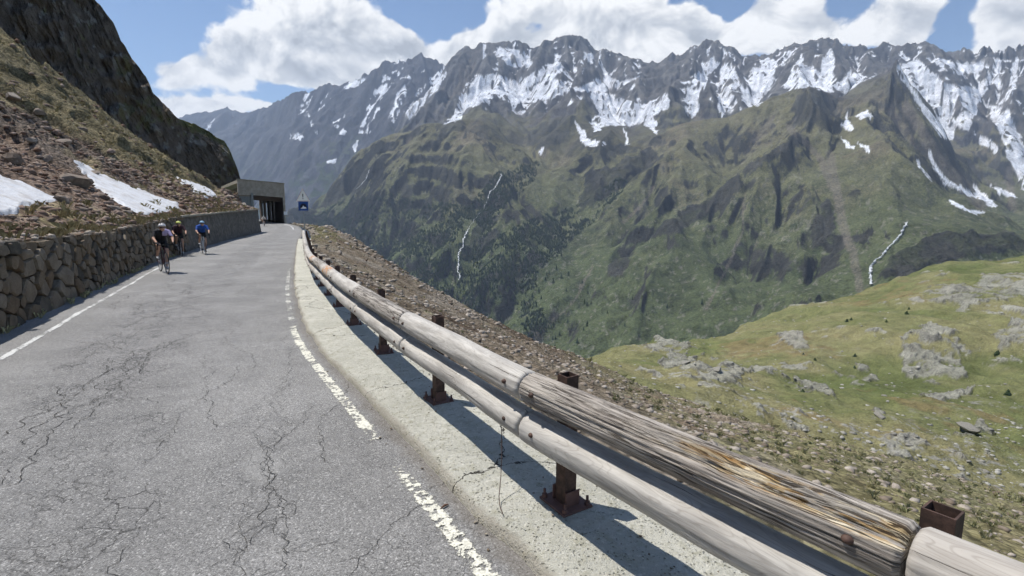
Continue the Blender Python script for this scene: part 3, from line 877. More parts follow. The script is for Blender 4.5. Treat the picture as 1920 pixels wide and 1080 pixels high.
# ------------------------------------------------------------------ concrete ledge that carries the guardrail
def b_conc(t, b, m):
    p = geo(t)
    n1, n2, n3 = t.noise(p, 1.7, 5, .6), t.noise(p, 14.0, 6, .7), t.noise(p, 110.0, 3, .7)
    c = t.mix(t.ss(n1, .35, .7), (.45, .44, .375), (.57, .555, .48))
    c = t.mix(t.m('MULTIPLY', t.ss(n2, .46, .66), .9), c, (.40, .385, .30))
    c = t.mix(t.m('MULTIPLY', t.ss(t.noise(p, 38.0, 4, .7), .52, .66), .5), c, (.70, .68, .60))
    c = t.mix(t.m('MULTIPLY', t.ss(n3, .62, .75), .55), c, (.16, .15, .12))
    z = t.n('ShaderNodeSeparateXYZ', ins={0: uvco(t)}).outputs[0]
    # soil-stained face towards the road, lichen spots
    c = t.mix(t.m('MULTIPLY', t.ss(t.m('ADD', z, t.lin(n2, .2, .8, -.03, .03)), .06, .015), .5), c, (.25, .21, .16))
    li = t.m('MULTIPLY', t.ss(t.voro(p, 20.0, 'F1'), .16, .09), t.ss(n1, .5, .62))
    c = t.mix(t.m('MULTIPLY', li, .5), c, (.60, .58, .50))
    wv = t.vm('ADD', p, t.vm('SCALE', t.vm('SUBTRACT', t.noise(p, 5.0, 4, .6, out='Color'), (.5, .5, .5)), .3))
    cr = t.ss(t.voro(wv, .55, 'DISTANCE_TO_EDGE'), .003, .0015)
    pit = t.m('MULTIPLY', t.ss(t.voro(p, 46.0, 'F1'), .30, .16), t.ss(n2, .42, .6))
    c = t.mix(t.m('MULTIPLY', pit, .6), c, (.17, .165, .12))
    c = t.mix(cr, c, (.06, .055, .045))
    t.put(b.inputs['Base Color'], c)
    b.inputs['Roughness'].default_value = .92
    t.put(b.inputs['Normal'], t.bump(t.m('SUBTRACT', t.m('ADD', n2, t.m('MULTIPLY', n3, .5)), t.m('ADD', t.m('MULTIPLY', cr, 1.5), t.m('MULTIPLY', pit, .8))), 1.0, .03))
CONC = mat('weathered concrete', b_conc)
i0, i1 = 0, kerb_at(38.5)
idx = np.arange(i0, i1, 1)
prof = np.array([(-.03, -.12), (-.005, -.03), (.008, .025), (.03, .052), (.07, .066), (.16, .072), (.30, .074), (.46, .075), (.66, .074), (.84, .066), (.89, .04), (.92, -.25)])
xx = KERB[idx, None, 0] + KN[idx, None, 0] * prof[None, :, 0]; yy = KERB[idx, None, 1] + KN[idx, None, 1] * prof[None, :, 0]
jag = .045 * fbm(S3[0] + KS[idx] * 2.2, KS[idx] * 0 + 3, 5, 210)[:, None] * np.where((prof[:, 0] < .1) | (prof[:, 0] > .8), 1, 0)[None]
xx += KN[idx, None, 0] * jag; yy += KN[idx, None, 1] * jag
zz = zr(KERB[idx, 1])[:, None] + prof[None, :, 1] + .013 * fbm(xx * 5, yy * 5, 4, 211) + .006 * fbm(xx * 25, yy * 25, 2, 212)
me = mesh_np('kerb_ledge', np.stack([xx, yy, zz], -1), grid_faces(*xx.shape)[:, ::-1], True, uv=np.stack([prof[None, :, 0] + 0 * xx, KS[idx, None] + 0 * xx], -1))
tag(link('kerb_ledge', me, CONC), 'pale weathered concrete ledge under the timber guardrail', 'kerb', kind='structure')

# ------------------------------------------------------------------ outer slope below the road
def cols_interp(yk, pts, y):
    pts = np.array(pts); o_ = np.argsort(yk)
    return np.stack([np.interp(y, np.array(yk)[o_], pts[o_, k]) for k in range(3)], -1)
BROW = [(97, 592, 422.5, 115), (75, 604, 425, 92), (57, 622, 427, 78), (36.7, 655, 441, 60), (25, 715, 480, 52), (18, 785, 526, 48), (12.4, 878, 578, 48), (7.6, 980, 630, 54), (5.2, 1062, 667, 64), (3.6, 1140, 697, 78), (2.7, 1250, 748, 92), (2.26, 1400, 797, 102), (1.48, 1560, 832, 106), (.35, 1800, 905, 98), (-1.6, 2200, 1000, 90), (-5.5, 3000, 1150, 80), (-11, 5000, 1500, 60)]
idx = np.unique(np.concatenate([np.arange(0, kerb_at(12), 1), np.arange(kerb_at(12), kerb_at(97), 2)]))
# finer columns close to the bend where the slope fans out
ky = KERB[idx, 1]
_b = np.array(BROW, float)[::-1]
_w = np.abs(np.gradient(np.clip(np.interp(ky, _b[:, 0], _b[:, 1]), 0, 2300))) + .35
_w = np.cumsum(_w); _w = (_w - _w[0]) / (_w[-1] - _w[0])
fine_s = np.interp(np.linspace(0, 1, 680), _w, idx)
Kx, Ky_, Nx, Ny = [np.interp(fine_s, np.arange(len(KERB)), a) for a in (KERB[:, 0], KERB[:, 1], KN[:, 0], KN[:, 1])]
O0 = np.stack([Kx + .84 * Nx, Ky_ + .84 * Ny, zr(Ky_) + .045], -1)
brow = np.array(BROW, float)
b3 = unproj(brow[:, 1], brow[:, 2], brow[:, 3])
O1 = cols_interp(brow[:, 0], b3, Ky_)
# a shoulder of level ground, then the slope, then the hidden fall below the brow
d01 = O1 - O0
O05 = O0 + d01 * .004; O05[:, 2] = zr(Ky_) + .09
O2 = O1 + d01 * np.array([.55, .55, 0]); O2[:, 2] = O1[:, 2] - .75 * np.hypot(d01[:, 0], d01[:, 1]) * .55 - 6
f = np.concatenate([np.linspace(0, 1, 330) ** 1.7])
G = O05[None] + (O1 - O05)[None] * f[:, None, None]
G = np.concatenate([O0[None] - [0, 0, .25], O0[None], G, O1[None] + (O2 - O1)[None] * np.linspace(.03, 1, 14)[:, None, None]])
X, Y, Z = G[..., 0].copy(), G[..., 1].copy(), G[..., 2].copy()
dist = np.hypot(X - O0[None, :, 0], Y - O0[None, :, 1])
am = sstep(dist, .15, 3.0)
far = sstep(dist, 6, 40)
Z += am * (.10 * fbm(X / .9, Y / .9, 4, 220) + .045 * ridged(X * 3.1, Y * 3.1, 4, 221)) + far * (.9 * fbm(X / 9, Y / 9, 4, 222) + .35 * ridged(X / 2.4, Y / 2.4, 3, 223))
s1, gx, gy = face_normz(X, Y, Z)
PX, PY, _ = proj(np.stack([X, Y, Z], -1))
nA, nB, nC = fbm(X / 5, Y / 5, 5, 230), fbm(X / .8, Y / .8, 4, 231), fbm(X / 16, Y / 16, 4, 232)
C = lerp(np.broadcast_to([.150, .116, .080], X.shape + (3,)), [.215, .182, .138], np.clip(.5 + .8 * nB, 0, 1))
C = lerp(C, [.095, .068, .048], .75 * sstep(nA, .05, .4))
C = lerp(C, [.27, .24, .20], .6 * sstep(fbm(X / 2.2, Y / 3.5, 4, 233), .2, .5))
gr = np.maximum(sstep(nC + .6 * nB + 1.1 * sstep(PX, 1120, 1500), .32, .7) * .85, 0)
gr = np.maximum(gr, .9 * sstep(nB + 1.0 * sstep(Ky_[None, :], 24, 44) * (1 - sstep(dist, 9, 22)), .35, .75))
gr = np.maximum(gr, .7 * (1 - sstep(np.abs(PX - 1120 - 1.6 * (PY - 690)), 10, 70)) * sstep(PX, 1040, 1100) * sstep(nB, -.5, .2))
gr = gr * (1 - .35 * sstep(nB, 0, .5))
C = lerp(C, lerp(np.broadcast_to([.105, .110, .048], X.shape + (3,)), [.195, .175, .090], np.clip(.5 + .8 * nA, 0, 1)), gr)
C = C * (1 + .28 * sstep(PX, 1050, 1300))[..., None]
path = sstep(Ky_[None, :], 40, 50) * (1 - sstep(dist, 3.0, 5.5))
C = lerp(C, [.30, .265, .225], .85 * path)
def slope_mat(t, b, m):
    p = geo(t)
    c = t.n('ShaderNodeVertexColor', layer_name='Col').outputs[0]
    st = t.voro(p, 9.0, 'F1', 'Color'); sd = t.voro(p, 9.0, 'F1', 'Distance')
    st2 = t.voro(p, 2.6, 'F1', 'Color'); sd2 = t.voro(p, 2.6, 'F1', 'Distance')
    r1 = t.n('ShaderNodeSeparateColor', ins={0: st}).outputs[0]; r2 = t.n('ShaderNodeSeparateColor', ins={0: st2}).outputs[1]
    n = t.noise(p, 30.0, 5, .7)
    k = t.m('ADD', t.m('ADD', t.lin(r1, 0, 1, .62, 1.28), t.lin(r2, 0, 1, -.22, .22)), t.lin(n, .3, .7, -.2, .2))
    k = t.m('MULTIPLY', k, t.ss(sd, .75, .45, .55, 1.0))
    t.put(b.inputs['Base Color'], t.mix(1.0, c, t.n('ShaderNodeCombineColor', ins={0: k, 1: k, 2: k}).outputs[0], 'MULTIPLY'))
    b.inputs['Roughness'].default_value = .95
    b.inputs['Specular IOR Level'].default_value = .1
    h = t.m('SUBTRACT', t.m('ADD', t.m('MULTIPLY', n, .5), t.m('MULTIPLY', r1, .4)), t.m('ADD', t.m('MULTIPLY', sd, .8), t.m('MULTIPLY', sd2, 1.0)))
    t.put(b.inputs['Normal'], t.bump(h, .9, .06))
SLOPE = mat('stony slope', slope_mat)
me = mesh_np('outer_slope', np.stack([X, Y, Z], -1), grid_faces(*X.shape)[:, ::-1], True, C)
tag(link('outer_slope', me, SLOPE), 'brown stony slope falling away below the guardrail', 'slope', kind='structure')
OT = dict(X=X, Y=Y, Z=Z, PX=PX, PY=PY, dist=dist, gr=gr, gx=gx, gy=gy)

# ------------------------------------------------------------------ meadow basin with ice-worn rock
pxs = np.linspace(1030, 2560, 640)
G0 = [(1030, 760, 105), (1250, 815, 92), (1400, 860, 97), (1560, 895, 100), (1800, 985, 90), (2560, 1200, 80)]
G1 = [(1030, 722, 150), (1130, 700, 135), (1250, 746, 118), (1400, 792, 112), (1560, 828, 108), (1800, 900, 100), (2560, 1080, 92)]
G2 = [(1030, 706, 200), (1150, 684, 205), (1250, 694, 210), (1400, 695, 205), (1600, 690, 200), (1920, 705, 185), (2560, 760, 180)]
G3 = [(1030, 700, 280), (1080, 680, 285), (1110, 672, 290), (1170, 650, 300), (1225, 630, 310), (1260, 629, 318), (1330, 635, 330), (1375, 613, 340), (1400, 601, 345), (1450, 588, 350), (1500, 575, 360), (1600, 546, 375), (1700, 512, 390), (1780, 489, 400), (1840, 486, 400), (1880, 484, 400), (1920, 476, 400), (2560, 400, 400)]
G4 = [(p, y + 120, t * 1.5) for p, y, t in G3]
A = layered(pxs, [G0, G1, G2, G3, G4], [20, 150, 190, 16])
X, Y, Z = A[..., 0].copy(), A[..., 1].copy(), smooth_rows(A[..., 2].copy(), 10)
PX, PY, _ = proj(np.stack([X, Y, Z], -1))
wx, wy = X + 8 * fbm(X / 30, Y / 30, 3, 301), Y + 8 * fbm(X / 30, Y / 30, 3, 302)
edge = sstep(PY, 470, 540) * .6 + .4
kn = fbm(wx / 46, wy / 60, 4, 303)
rg = ridged(wx / 34, wy / 46, 4, 304, .5)
Z += (5.0 * kn + 3.2 * rg + 1.2 * fbm(wx / 14, wy / 14, 4, 305)) * edge
nA, nB, nC = fbm(X / 22, Y / 22, 5, 311), fbm(X / 6, Y / 6, 4, 312), fbm(X / 60, Y / 60, 3, 313)
wpx, wpy = PX + 22 * nA + 10 * nB, PY + 12 * nA + 7 * nB
rkm = np.zeros(X.shape)
for poly in ([(1690, 690), (1700, 625), (1745, 612), (1800, 640), (1815, 690), (1760, 705)], [(1855, 640), (1900, 610), (1960, 615), (1960, 660), (1880, 665)], [(1450, 620), (1500, 625), (1525, 655), (1510, 668), (1470, 640)], [(1230, 690), (1265, 668), (1320, 672), (1300, 700), (1245, 706)], [(1300, 720), (1350, 700), (1420, 695), (1400, 735), (1330, 745)], [(1560, 700), (1620, 668), (1645, 690), (1600, 715)],
             [(1430, 715), (1540, 712), (1560, 740), (1470, 730)], [(1700, 560), (1860, 515), (1940, 520), (1940, 560), (1800, 590)], [(1780, 815), (1830, 790), (1860, 810), (1800, 830)], [(1700, 735), (1830, 715), (1820, 735), (1720, 750)], [(1210, 660), (1240, 640), (1300, 650), (1260, 668)], [(1640, 770), (1660, 775), (1650, 795), (1636, 790)]):
    rkm = np.maximum(rkm, inpoly(wpx, wpy, poly).astype(float))
rkm = np.maximum(rkm * sstep(nB, -.35, .1), sstep(rg * .45 + nA * .5 + nB * .45, .42, .6) * .8)
Z += rkm * (.6 + 1.7 * ridged(X / 5, Y / 5, 5, 321, .6)) * .8 + .3 * nB + .22 * fbm(X / 1.7, Y / 1.7, 3, 322)
s1, gx, gy = face_normz(X, Y, Z)
PX, PY, _ = proj(np.stack([X, Y, Z], -1))
C = lerp(np.broadcast_to([.114, .132, .050], X.shape + (3,)), [.205, .190, .096], np.clip(.6 + .8 * nA + .5 * kn, 0, 1))
C = lerp(C, [.19, .135, .07], .55 * sstep(nB * .6 + nC, .25, .6))
C = lerp(C, [.072, .092, .030], .7 * sstep(-kn + .3 * nA, .25, .6))
rkc = lerp(np.broadcast_to([.15, .147, .12], X.shape + (3,)), [.29, .285, .245], np.clip(.55 + .9 * nB + .3 * nA, 0, 1))
C = lerp(C, rkc, sstep(rkm + .35 * fbm(X / 2.2, Y / 2.2, 3, 341), .3, .6) * .85)
C = lerp(C, [.11, .105, .098], .8 * sstep(rkm, .2, .5) * sstep(s1, .55, 1.0))
stones = sstep(fbm(X / 1.6, Y / 1.6, 3, 331), .30, .45) * sstep(nA + .6 * (1 - sstep(PY, 780, 700)) - .35, -.1, .4)
C = lerp(C, [.27, .262, .235], .8 * stones * (PY > 560))
me = mesh_np('meadow_basin', np.stack([X, Y, Z], -1), grid_faces(*X.shape), True, C)
tag(link('meadow_basin', me, terrain_mat('meadow ground', .22, 1.8, .4, .95, .36)), 'green and tan meadow basin with ice-worn pale rock', 'meadow', kind='structure')
GT = dict(X=X, Y=Y, Z=Z, PX=PX, PY=PY, rk=rkm)

# ------------------------------------------------------------------ bank above the wall
def w3(y, back=.25):
    i = wall_at(y)
    q = WALL[i] - WN[i] * back
    return np.array([q[0], q[1], zr(WALL[i, 1]) + wall_h(WALL[i, 1]) - .06])
bots = [w3(-4.4), w3(7.4), w3(18), w3(25.8), w3(33.9), w3(40), w3(50), w3(57.5), np.array([-30.0, 60.5, 1.9]), np.array([-36.0, 70, 1.3]), np.array([-47.5, 91.5, 1.4])]
tops = [np.array(v, float) for v in ((-42, -15, 25), (-44, 2, 24), (-46, 16, 22), (-47, 28, 20.5), (-46, 38, 18.5))] + [unproj(*v) for v in ((0, 75, 46), (120, 165, 56), (225, 245, 66), (300, 300, 76), (400, 350, 88), (455, 368, 93))]
L = np.array([0] + list(np.cumsum([np.linalg.norm(b - a) for a, b in zip(bots[:-1], bots[1:])])))
nc = 560
u = np.concatenate([np.linspace(0, L[6], 430, endpoint=False), np.linspace(L[6], L[-1], nc - 430)])
def colsof(P):
    P = np.array(P)
    return np.stack([np.interp(u, L, P[:, k]) for k in range(3)], -1)
def soft(P, it=14):
    for _ in range(it):
        P[1:-1] = .5 * P[1:-1] + .25 * (P[:-2] + P[2:])
    return P
Bo, To = colsof(bots), soft(colsof(tops), 25)
# keep the foot of the bank tight to the wall curve
for k in range(nc):
    if u[k] < L[7]:
        y_ = Bo[k, 1]
        i = wall_at(y_)
        Bo[k] = [WALL[i, 0] - WN[i, 0] * .25, WALL[i, 1] - WN[i, 1] * .25, zr(WALL[i, 1]) + wall_h(WALL[i, 1]) - .06]
f = np.linspace(0, 1, 250) ** 1.45
d = To - Bo
G = Bo[None] + d[None] * f[:, None, None]
G[..., 2] -= (np.sin(f * math.pi) * 1.6)[:, None] * (np.linalg.norm(d, axis=1) / 40)[None]
back = To[None] + np.array([-8.0, 4.0, -3.0])[None, None] * np.linspace(.1, 1, 8)[:, None, None]
G = np.concatenate([G, back])
X, Y, Z = G[..., 0].copy(), G[..., 1].copy(), G[..., 2].copy()
dist = np.hypot(X - Bo[None, :, 0], Y - Bo[None, :, 1])
am = sstep(dist, .1, 2.2)
_px, _py, _ = proj(G)
SNOWP = [[(-60, 335), (0, 329), (40, 340), (85, 360), (122, 378), (75, 384), (45, 388), (30, 402), (-60, 410)],
         [(128, 294), (160, 308), (205, 332), (250, 350), (300, 368), (333, 380), (336, 396), (300, 402), (270, 408), (240, 396), (222, 384), (188, 360), (150, 318)],
         [(322, 328), (350, 338), (385, 350), (404, 362), (408, 374), (390, 372), (362, 360), (340, 344)]]
sm_ = np.zeros(X.shape)
for q_ in SNOWP: sm_ = np.maximum(sm_, inpoly(_px, _py, q_))
am = am * (1 - .9 * blur(sm_, 2))
nA, nB, nC = fbm(X / 3.5, Y / 3.5, 5, 401), fbm(X / .9, Y / .9, 4, 402), fbm(X / 11, Y / 11, 4, 403)
Z += am * (.22 * nA + .09 * ridged(X / .55, Y / .55, 4, 404) + .55 * sstep(dist, 3, 12) * nC)
# small outcrops standing out of the rubble
outc = (1 - blur(sm_, 2)) * sstep(ridged(X / 6.5, Y / 6.5, 4, 405, .5) + .4 * nC, .30, .55) * sstep(dist, 2, 7)
Z += outc * (.55 + .5 * ridged(X / 1.3, Y / 1.3, 4, 406))
PX, PY, _ = proj(np.stack([X, Y, Z], -1))
s1, gx, gy = face_normz(X, Y, Z)
C = lerp(np.broadcast_to([.155, .105, .076], X.shape + (3,)), [.25, .195, .152], np.clip(.5 + .9 * nB + .3 * nA, 0, 1))
C = lerp(C, [.135, .122, .112], .8 * sstep(nC + .3 * nB, .05, .4) * sstep(PX, 120, 260))
C = lerp(C, lerp(np.broadcast_to([.085, .068, .055], X.shape + (3,)), [.20, .165, .135], np.clip(.5 + nB, 0, 1)), outc)
# grass: along the top of the bank, dry tufts near the wall
band = np.interp(PX, [-400, 0, 120, 225, 300, 400], [-150 + 95, 75 + 95, 165 + 75, 245 + 52, 300 + 38, 350 + 14])
gtop = sstep(band - PY + 28 * nA + 14 * nB, -6, 20)
C = lerp(C, lerp(np.broadcast_to([.115, .102, .056], X.shape + (3,)), [.19, .165, .098], np.clip(.5 + .9 * nB, 0, 1)), gtop * .9)
dry = sstep(nA + .5 * nB, .05, .4) * (1 - sstep(dist, .9, 2.6)) + .8 * sstep(nA * .7 + nC * .5 + .4 * nB, .34, .55)
edge = 1 - sstep(np.abs(band - PY + 28 * nA + 14 * nB - 2), 5, 16)
dry = np.clip(np.maximum(dry, edge * .75), 0, 1)
dry = np.maximum(dry, .75 * sstep(PX, 345, 380) * sstep(PY, 366, 374))
C = lerp(C, lerp(np.broadcast_to([.20, .165, .085], X.shape + (3,)), [.29, .24, .135], np.clip(.5 + nB, 0, 1)), dry * .8)
me = mesh_np('bank', np.stack([X, Y, Z], -1), grid_faces(*X.shape)[:, ::-1], True, C)
tag(link('bank', me, SLOPE), 'reddish rubble bank rising above the stone wall', 'bank', kind='structure')
BK = dict(X=X, Y=Y, Z=Z, PX=PX, PY=PY, dist=dist, gtop=gtop, dry=dry, gx=gx, gy=gy)

# ------------------------------------------------------------------ dark cliff behind the bank
pxs = np.concatenate([np.linspace(-1500, -60, 80, endpoint=False), np.linspace(-60, 476, 430)])
C0 = [(-1500, -330, 30), (-700, -180, 46), (-400, -40, 52), (0, 130, 70), (120, 205, 80), (225, 280, 89), (300, 330, 98), (345, 350, 110), (400, 375, 120), (430, 385, 125), (476, 400, 130)]
C1 = [(-1500, -1500, 42), (-700, -800, 60), (-400, -600, 66), (0, -240, 80), (120, -80, 90), (176, 0, 96), (200, 28, 98), (215, 50, 100), (228, 80, 101), (250, 115, 103), (275, 150, 105), (288, 178, 106), (300, 190, 108), (330, 222, 112), (345, 228, 118), (365, 233, 121), (385, 245, 124), (405, 258, 127), (420, 264, 129), (430, 280, 130), (437, 300, 131), (447, 325, 132), (452, 345, 133), (460, 366, 134), (476, 396, 135)]
C2 = [(p, y + 160, t + 70) for p, y, t in C1]
A = layered(pxs, [C0, C1, C2], [300, 14])
X, Y, Z = A[..., 0].copy(), A[..., 1].copy(), A[..., 2].copy()
nr = 301
vv = np.linspace(0, 1, X.shape[0])[:, None] + 0 * X
# buttresses and ledges: push along the view-facing normal
cu, cz = (pxs[None, :] + 0 * X) / 60.0, Z
bt = 2.9 * ridged(cu * .55 + .05 * cz, cz / 26 - .3 * cu, 5, 501, .55) + 1.0 * fbm(cu * 2.2, cz / 5, 4, 502) + 1.1 * ridged(cu * 4 + .3 * cz, cz / 3.0 + cu, 5, 503, .6) + .5 * ridged(cu * 11, cz / 1.1 - cu * 2, 4, 507, .6)
led = 1.1 * np.sin((cz / 4.2 + .9 * fbm(cu, cz / 9, 3, 504)) * 2 * math.pi) * sstep(fbm(cu * .8, cz / 14, 3, 505), -.1, .3)
env = np.sin(np.clip(np.arange(X.shape[0]) / 300.0, 0, 1) * math.pi * .5)[:, None] * .0 + 1
push = bt + led
X += push * .45; Y += -push * .75
Z += .5 * fbm(cu * 3, cz / 3, 3, 506)
PX, PY, _ = proj(np.stack([X, Y, Z], -1))
nA, nB = fbm(cu * 1.5, cz / 7, 4, 511), fbm(cu * 6, cz / 1.7, 4, 512)
C = lerp(np.broadcast_to([.085, .070, .056], X.shape + (3,)), [.165, .138, .112], np.clip(.45 + .8 * nB, 0, 1))
C = lerp(C, [.17, .125, .07], .5 * sstep(nA, .15, .45))
C = lerp(C, [.13, .13, .065], .75 * sstep(nB + .8 * nA, .35, .6))
C = lerp(C, [.24, .23, .21], .8 * sstep(fbm(cu * 5 + 3, cz / 1.6, 3, 515), .36, .5))
C = lerp(C, [.105, .115, .045], .85 * sstep(PX, 330, 345) * (1 - sstep(PY - np.interp(PX, [330, 345, 385, 420, 440], [224, 228, 245, 264, 290]), 4, 14)))
me = mesh_np('cliff', np.stack([X, Y, Z], -1), grid_faces(*X.shape)[:, ::-1], True, C)
tag(link('cliff', me, terrain_mat('cliff rock', .7, 1.2, .4, .9, .4)), 'dark shaded rock cliff towering behind the bank', 'cliff', kind='structure')
CT = dict(X=X, Y=Y, Z=Z, PX=PX, PY=PY)

# valley floor sheet that reaches the horizon under everything
V = [(-40000, -40000, -900), (40000, -40000, -900), (40000, 40000, -900), (-40000, 40000, -900)]
me = mesh_np('ground', V, np.array([[0, 1, 2, 3]]), False)
tag(link('ground', me, mat('valley floor', col=(.06, .08, .03))), 'low valley ground reaching to the horizon', 'ground', kind='structure')

# ------------------------------------------------------------------ air
def haze_box():
    mb = MB()
    mb.box((0, 3900, 250), (16000, 12600, 2700))
    def bld(t, b, m):
        m.node_tree.nodes.remove(b)
        out = [n for n in m.node_tree.nodes if n.type == 'OUTPUT_MATERIAL'][0]
        v = t.n('ShaderNodeVolumePrincipled')
        v.inputs['Color'].default_value = (.60, .75, 1.0, 1)
        v.inputs['Density'].default_value = 6.5e-5
        v.inputs['Anisotropy'].default_value = .1
        t.put(out.inputs['Volume'], v.outputs[0])
    m = mat('haze air', bld)
    o = mb.build('haze', m)
    tag(o, 'thin blue haze filling the valley air', 'haze', kind='stuff')
    return o

# ================================================================== stone wall
def b_stone(t, b, m):
    p = obco(t)
    oi = t.n('ShaderNodeObjectInfo').outputs['Random']
    g = geo(t)
    n1, n2 = t.noise(g, 5.0, 5, .65), t.noise(g, 42.0, 4, .7)
    c = t.mix(oi, (.140, .106, .070), (.195, .165, .125))
    c = t.mix(t.m('MULTIPLY', t.ss(t.m('FRACT', t.m('MULTIPLY', oi, 7.3)), .82, .9), .6), c, (.135, .090, .052))
    c = t.mix(t.m('MULTIPLY', t.ss(t.m('FRACT', t.m('MULTIPLY', oi, 3.7)), .75, .8), .8), c, (.050, .048, .042))
    k = t.m('ADD', t.lin(n1, .3, .7, .72, 1.28), t.lin(n2, .3, .7, -.22, .22))
    c = t.mix(1.0, c, t.n('ShaderNodeCombineColor', ins={0: k, 1: k, 2: k}).outputs[0], 'MULTIPLY')
    c = t.mix(t.m('MULTIPLY', t.ss(t.noise(g, 9.0, 4, .7), .58, .68), .4), c, (.16, .155, .10))
    t.put(b.inputs['Base Color'], c)
    b.inputs['Roughness'].default_value = .92
    b.inputs['Specular IOR Level'].default_value = .15
    t.put(b.inputs['Normal'], t.bump(t.m('ADD', n1, t.m('MULTIPLY', n2, .5)), .8, .025))
STONE = mat('wall stone', b_stone)
SOIL = mat('wall core soil', lambda t, b, m: t.put(b.inputs['Base Color'], t.mix(t.noise(geo(t), 9.0, 5, .7), (.028, .024, .018), (.085, .07, .05))))
rng = random.Random(7)
swall = empty('stone_wall', (*WALL[wall_at(10)], 0))
tag(swall, 'rough dry stone retaining wall along the road beneath the rubble bank', 'wall')
def wall_frame(s):
    k = np.clip(s / .12, 0, len(WALL) - 1.001)
    i = int(k); f_ = k - i
    q = WALL[i] * (1 - f_) + WALL[i + 1] * f_
    n_ = WN[i]
    return q, n_
S0, S1 = WS[wall_at(4.6)], WS[wall_at(26.2)]
def wall_pt(s, z, d, base=swall):
    q, n_ = wall_frame(s)
    d = d - .10 * z                                        # battered face
    return Vector((q[0] + n_[0] * d, q[1] + n_[1] * d, zr(q[1]) + z)) - (base.location if base else Vector())
# variable-size sites, then a power diagram clipped to the face
sites = []
ELON = 1.75                                                # stones lie on their long side
tries = 0
while tries < 9000 and len(sites) < 297:
    tries += 1
    s = rng.uniform(S0, S1) / ELON; z = rng.uniform(.0, 1.0) * wall_h(wall_frame(s * ELON)[0][1])
    r = rng.choice([.085, .105, .12, .135, .15, .19]) * (1.05 if tries < 2500 else .8 if tries < 6000 else .62)
    if all(math.hypot(s - a, z - b) > (r + c) * .86 for a, b, c in sites):
        sites.append((s, z, r))
def clip(poly, a, b, c):                                   # keep a*x+b*y <= c
    out = []
    for i in range(len(poly)):
        p, q = poly[i], poly[(i + 1) % len(poly)]
        dp, dq = a * p[0] + b * p[1] - c, a * q[0] + b * q[1] - c
        if dp <= 0: out.append(p)
        if (dp < 0) != (dq < 0):
            t_ = dp / (dp - dq)
            out.append((p[0] + (q[0] - p[0]) * t_, p[1] + (q[1] - p[1]) * t_))
    return out
for (s, z, r) in sites:
    hh = wall_h(wall_frame(s * ELON)[0][1]) + rng.uniform(-.06, .05)
    poly = [(s - .6, -.05), (s + .6, -.05), (s + .6, hh), (s - .6, hh)]
    for (a, b, c) in sites:
        if (a, b) == (s, z) or abs(a - s) > 1.2: continue
        da, db = a - s, b - z
        D = da * da + db * db
        w = .5 * (D + (r * r - c * c) * .8)
        poly = clip(poly, da, db, w + da * s + db * z)
        if len(poly) < 3: break
    if len(poly) < 3: continue
    cx, cz_ = sum(p[0] for p in poly) / len(poly), sum(p[1] for p in poly) / len(poly)
    # drop near-duplicate corners, then round the cell by cutting corners
    pp = [p for i, p in enumerate(poly) if math.dist(p, poly[i - 1]) > .02]
    if len(pp) < 3: continue
    if len(pp) < 6:
        q = []
        for i in range(len(pp)):
            a, b = pp[i], pp[(i + 1) % len(pp)]
            q += [(a[0] * .8 + b[0] * .2, a[1] * .8 + b[1] * .2), (a[0] * .2 + b[0] * .8, a[1] * .2 + b[1] * .2 * 4 * 1.0)]
        pp = q
    size = max(math.dist(p, (cx, cz_)) for p in pp)
    gap = .017 / max(size, .05)
    proud = rng.uniform(.005, .09)
    tilt = (rng.uniform(-.18, .18), rng.uniform(-.18, .18))
    def ring(k, d):
        out = []
        for p in pp:
            x, y = cx + (p[0] - cx) * k + rng.uniform(-.006, .006), cz_ + (p[1] - cz_) * k + rng.uniform(-.006, .006)
            out.append(wall_pt(x * ELON, y, d + (x - cx) * tilt[0] + (y - cz_) * tilt[1]))
        return out
    n = len(pp)
    r0, r1, r2 = ring(1 - gap, -.10), ring(1 - gap * 1.3, proud - .025), ring(.82, proud + rng.uniform(-.005, .012))
    ctr = wall_pt(cx * ELON, cz_, proud + rng.uniform(.0, .03))
    mb = MB()
    mb.add(r0 + r1 + r2 + [ctr], [(k, (k + 1) % n, n + (k + 1) % n, n + k) for k in range(n)] + [(n + k, n + (k + 1) % n, 2 * n + (k + 1) % n, 2 * n + k) for k in range(n)] + [(2 * n + k, 2 * n + (k + 1) % n, 3 * n) for k in range(n)])
    mb.build('stone', STONE, swall)
ii = np.arange(wall_at(-4), wall_at(26.2) + 2, 2)
pr = [(-.45, -.1), (-.45, .96), (-.03, .97), (-.05, .5), (-.06, -.1)]
V = np.array([[wall_pt(WS[i], zf * wall_h(WALL[i, 1]), d_) for (d_, zf) in pr] for i in ii])
me = mesh_np('core', V, grid_faces(V.shape[0], V.shape[1]), False)
link('core', me, SOIL, swall)

